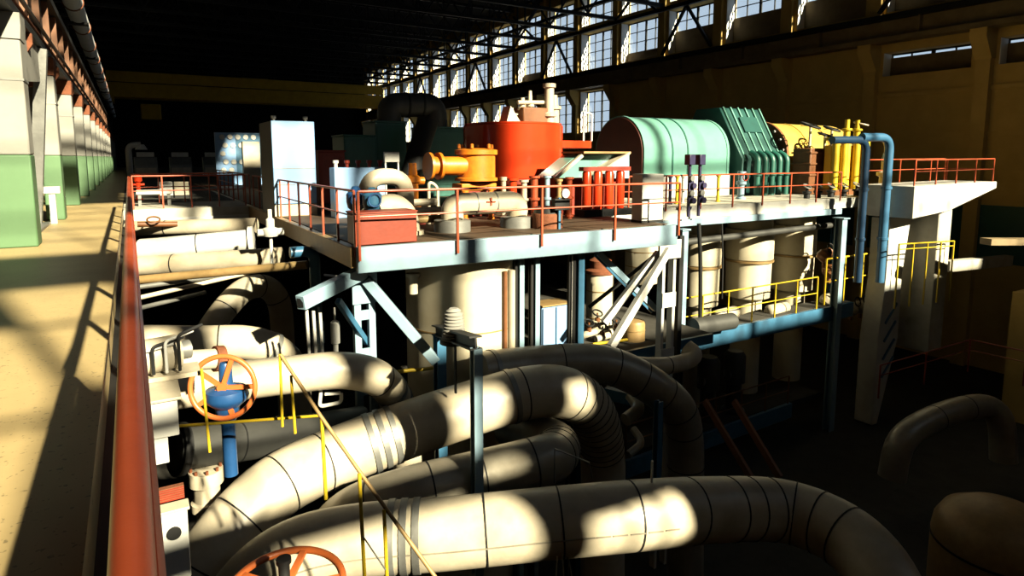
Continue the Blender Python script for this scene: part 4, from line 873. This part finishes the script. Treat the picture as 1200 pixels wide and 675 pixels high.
MB().bar(P(700, 296, Y=12.7), P(768, 362, Y=12.7), .12, .16).build('brace', 'pale', t); MB().bar(P(697, 299, Y=12.62), P(764, 366, Y=12.62), .03, .06).build('brace', 'blue', t)
MB().bar(P(772, 296, Y=12.8), P(690, 360, Y=14), .08, .1).build('brace', 'black', t)
MB().span(xa-.25, xb+.1, 12.1, 12.14, -1.0, -.5).build('gusset', 'white', t)

# ================================================================== RIGHT PART: VESSELS AND GALLERIES
ZG, ZL = -4.55, -8.4
for (px, wd, pyt, lab) in ((820, 48, 268, 'cream vertical vessel nearest the lacing column'), (877, 54, 266, 'cream vertical vessel in the middle of three on the yellow railed gallery'), (928, 50, 262, 'cream vertical vessel farthest from the lacing column')):
    Y = 17.6; s = Y/ray(px, 310).y; r = wd/2*s; c = P(px, 310, Y=Y)
    t = T('pressure_vessel', lab, 'vessel', (c.x, Y, ZL)); zt = -.9
    MB().lathe([(r*.62, ZL), (r*.62, ZG+.2), (r*.92, ZG+.35), (r*.94, -3.1), (r*.94, -2.6), (r, -2.55), (r, zt-.4), (r*.93, zt-.38), (r*.93, zt)], (c.x, Y, 0), n=48).build('shell', 'silo', t)
    MB().lathe([(r*1.03, -2.68), (r*1.03, -2.6)], (c.x, Y, 0), n=48).build('flange', 'tan', t); MB().lathe([(r*.96, -1.35), (r*.96, -1.3)], (c.x, Y, 0), n=48).build('seam_band', 'tan', t)
a, b = P(800, 284, Y=16.0), P(990, 262, Y=16.0)
one('pipe', 'dark horizontal pipe across the tops of three cream vessels', 'pipe', MB().tube([a, b], .12, 14), 'duct')
t = T('yellow_gallery', 'blue beamed gallery with yellow rail around the three cream vessels', 'platform', (18, 15.5, ZG-.5))
x0, x1 = 15.4, 26.6
MB().bar((x0, 15.4, ZG-.32), (x1, 15.4, ZG-.32), .14, .62).build('edge_beam', 'blue', t, .015); MB().span(x0, x1, 15.5, 16.35, ZG-.2, ZG).build('deck', 'darkcon', t)
guard('gallery_guard', 'yellow railing in front of the three cream vessels', 'railing', [(x0+.5, 15.4, ZG), (x1-2.6, 15.4, ZG)], h=1.35, gap=1.35, m='yellow', mids=(.5,), r=.028)
guard('gallery_guard', 'yellow railing stretch beyond the tall blue posts', 'railing', [(x1-2.4, 15.2, ZG+.2), (x1+2.9, 15.2, ZG+.2)], h=1.9, gap=1.3, m='yellow', mids=(.5,), r=.035)
one('dark_pipe', 'dark fat pipe resting on the gallery edge beside lacing column', 'pipe', MB().tube([P(812, 383, Y=14.95), P(858, 376, Y=14.95)], .3, 20), 'duct')
for k, (px, py, hx) in enumerate(((852, 368, 26), (912, 362, 20))):
    a = P(px, py, Y=16.0); one('motor', ['cream motor lying between first and middle vessel', 'cream motor lying before the farthest vessel'][k], 'motor', MB().lathe([(.1, -.75), (.2, -.7), (.25, -.6), (.25, .5), (.2, .6), (.1, .75)], a, (1, .1, 0), 24), 'cream')
for k, (px, py) in enumerate(((969, 352), (998, 362), (1008, 360), (1020, 358), (972, 318), (966, 300))):
    a = P(px, py, Y=15.9); t = T('valve', f'white and brown gallery valve by the tall blue post, {ORD[k]} of six', 'valve', a, 'gallery valves')
    MB().lathe([(.18, -.25), (.3, -.1), (.3, .1), (.18, .25), (.12, .4)], a, (.5, -.4, .7), 18).build('body', 'cream' if k < 4 else 'brown', t); MB().tube([a, a-up*.5], .08, 10).build('leg', 'brown', t); MB().torus(a+Vector((.1, -.2, .35)), (0, -1, .3), .2, .03, 20, 6).build('handwheel', 'black', t)
for k, (px, yt, yb, Y, m, wd, lab) in enumerate(((986, 255, 510, 15.25, 'pale', .34, 'tall pale blue post holding up the white platform end'), (800, 268, 392, 15.3, 'pale', .28, 'pale blue post between lacing column and the first cream vessel'), (979, 262, 345, 17.2, 'blue', .25, 'short dark blue post behind the tall pale post'), (1030, 350, 520, 15.2, 'blue', .3, 'dark blue post below the bent blue pipes'))):
    a, b = P(px, yt, Y=Y), P(px-4, yb, Y=Y); t = T('steel_post', lab, 'post', (a.x, Y, b.z)); MB().ibeam((a.x, Y, a.z), (a.x, Y, b.z), wd, wd, .04).build('shaft', m, t); MB().span(a.x-wd*.7, a.x+wd*.7, Y-wd*.7, Y+wd*.7, a.z-.05, a.z).build('cap_plate', m, t)
t = T('lower_beam_gallery', 'blue lowest gallery beam deep in shade under the vessels', 'platform', (16, 15, ZL-.6)); MB().bar((13.6, 15.2, ZL-.28), (22.8, 15.5, ZL-.28), .15, .62).build('edge_beam', 'blue', t, .015); MB().span(13.6, 25, 15.6, 16.8, ZL-.2, ZL).build('deck', 'darkcon', t)
guard('gallery_guard', 'dim railing on the lowest gallery under the vessels', 'railing', [(13.7, 15.3, ZL), (22.6, 15.5, ZL)], h=1.2, gap=1.6, m='brown', mids=(.5,))
for k, (px, py, wx, hy) in enumerate(((836, 420, 34, 40), (866, 425, 18, 48))):
    a = P(px, py, Y=16); t = T('motor_pump', f'{["wide","slim"][k]} dark pump unit on the lowest gallery', 'pump', (a.x, 16, ZL))
    MB().lathe([(.45, 0), (.45, .1), (.3, .15), (.3, 1.2), (.42, 1.25), (.42, 2.3), (.3, 2.5)], (a.x, 16.2, ZL), n=24).build('body', 'duct', t); MB().tube([(a.x-.4, 16.2, ZL+1.6), (a.x+.4, 16.2, ZL+1.6)], .2, 16).build('outlet', 'grey', t)
Jp = pix([(735, 428, 26), (770, 430, 25), (797, 422, 24), (806, 408, 22)], .5)
Jp = sm(Jp); pipe('insulated_pipe', 'short cream pipe bend beside the foot of the lacing column', sm(pix([(730, 426, 22), (770, 429, 22), (800, 425, 21.5), (813, 416, 21.4), (804, 407, 21.2)], .46)), .21, 'cream', (.5,))
for k, (px, py) in enumerate(((745, 486), (748, 527))):
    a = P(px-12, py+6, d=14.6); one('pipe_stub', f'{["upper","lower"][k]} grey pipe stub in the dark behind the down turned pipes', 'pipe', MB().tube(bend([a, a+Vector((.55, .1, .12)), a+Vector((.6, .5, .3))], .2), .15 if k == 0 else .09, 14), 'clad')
a = P(772, 470, d=13.6); one('blue_post', 'narrow blue post behind the down turned clad pipe', 'post', MB().ibeam(a, a-up*3, .14, .14, .02), 'blue')
a, b = P(712, 458, d=16.6), P(748, 466, d=16.2); one('blue_beam', 'blue beam end in the dark between two elbows', 'beam', MB().bar(a, b, .5, .3), 'blue')
a = P(650, 545, d=10.1); t = T('bracket_rail', 'thin grey bent rod rail on the shaded clad pipe', 'rail', a)
MB().tube([P(650, 566, d=10.4), P(650, 526, d=10.4), P(690, 542, d=10.6), P(694, 560, d=10.7)], .016, 8).build('rod', 'grey', t)
# right end support and bits
guard('gallery_guard', 'yellow railing on legs in front of the white pier and end deck column', 'railing', [P(1048, 362, Y=13.2), P(1112, 352, Y=13.2)], h=2.6, gap=1.2, m='yellow', mids=(.92,), r=.03)
for k, (px, lab) in enumerate(((1048, 'white tapered pier under the white end deck, nearer the blue pipes'),)):
    a, b = P(1043, 268, Y=14.4), P(1067, 268, Y=14.4); t = T('pier', lab, 'pier', (a.x, 14.4, -7.5))
    MB().prism([(a.x, -.85), (b.x, -.85), (b.x-.4, -3.4), (b.x-.35, -6.2), (a.x+.1, -9.9), (a.x-.3, -9.9), (a.x-.3, -6), (a.x, -3.4)], (14.4, 15.2), XZ).build('shaft', 'white', t, .03)
    for q in range(4): MB().bar((a.x+.1, 14.36, -5.4-.8*q), (b.x-.7, 14.36, -4.6-.8*q), .05, .1).build('lacing', 'blue', t)
a, b = P(1065, 330, Y=15.5), P(1092, 330, Y=15.5); t = T('cabinet', 'white grey cabinet standing before the end deck column', 'cabinet', (a.x, 15.5, ZG-1.6)); MB().span(a.x, b.x, 15.5, 16.5, P(1075, 372, Y=15.5).z, P(1075, 314, Y=15.5).z).build('body', 'white', t, .03); MB().span(a.x+.1, b.x-.1, 15.46, 15.5, P(1075, 365, Y=15.5).z, P(1075, 320, Y=15.5).z).build('door', 'white', t, .02)
t = T('beam', 'white concrete beam running from the end deck column to ochre wall', 'beam', P(1115, 312, Y=14)); MB().bar(P(1108, 312, Y=14), P(1182, 305, Y=13.5), .4, .5).build('shaft', 'concrete', t, .02)
one('beam', 'dim concrete ledge at the right edge below the ochre wall', 'beam', MB().bar(P(1155, 283, Y=11.5), P(1260, 283, Y=10), .5, .25), 'girder')
one('wall_block', 'dark ochre pier in shade at the right edge', 'pier', MB().span(33, 37, 9.0, 12, -9.98, -4.2), 'wall')
a = P(1060, 510, d=22)
pipe('bent_pipe', 'dim grey pipe arching in the dark lower right pit', sm(pix([(1045, 560, 30), (1058, 515, 30), (1100, 488, 29), (1150, 476, 28), (1172, 492, 28), (1176, 540, 28)], .85)), .42, 'clad', (.4, .6))
a = P(1165, 690, d=15); t = T('storage_tank', 'dark round topped tank hidden in the lower right corner', 'tank', (a.x, a.y, -9.98))
zt = P(1160, 586, d=15).z; r = 1.35
MB().lathe([(r, -9.98), (r, zt-.9), (r*.97, zt-.6), (r*.85, zt-.3), (r*.6, zt-.1), (r*.2, zt)], (a.x, a.y, 0), n=48).build('shell', 'tan', t); MB().lathe([(r+.02, zt-1), (r+.02, zt-.95)], (a.x, a.y, 0), n=48).build('seam_band', 'black', t)
guard('pit_guard', 'dim red railing deep in the lower right pit', 'railing', [P(1030, 455, d=24), P(1135, 424, d=25), P(1200, 440, d=23)], h=.9, gap=2.2, m='deepred', ext=.4)
for k in range(2):
    one('stair_stringer', f'{["nearer","farther"][k]} dim brown stringer of the stairs dropping from lowest gallery', 'stair', MB().bar(P(826+34*k, 470, d=17), P(880+34*k, 560, d=15.5), .08, .2), 'brown')
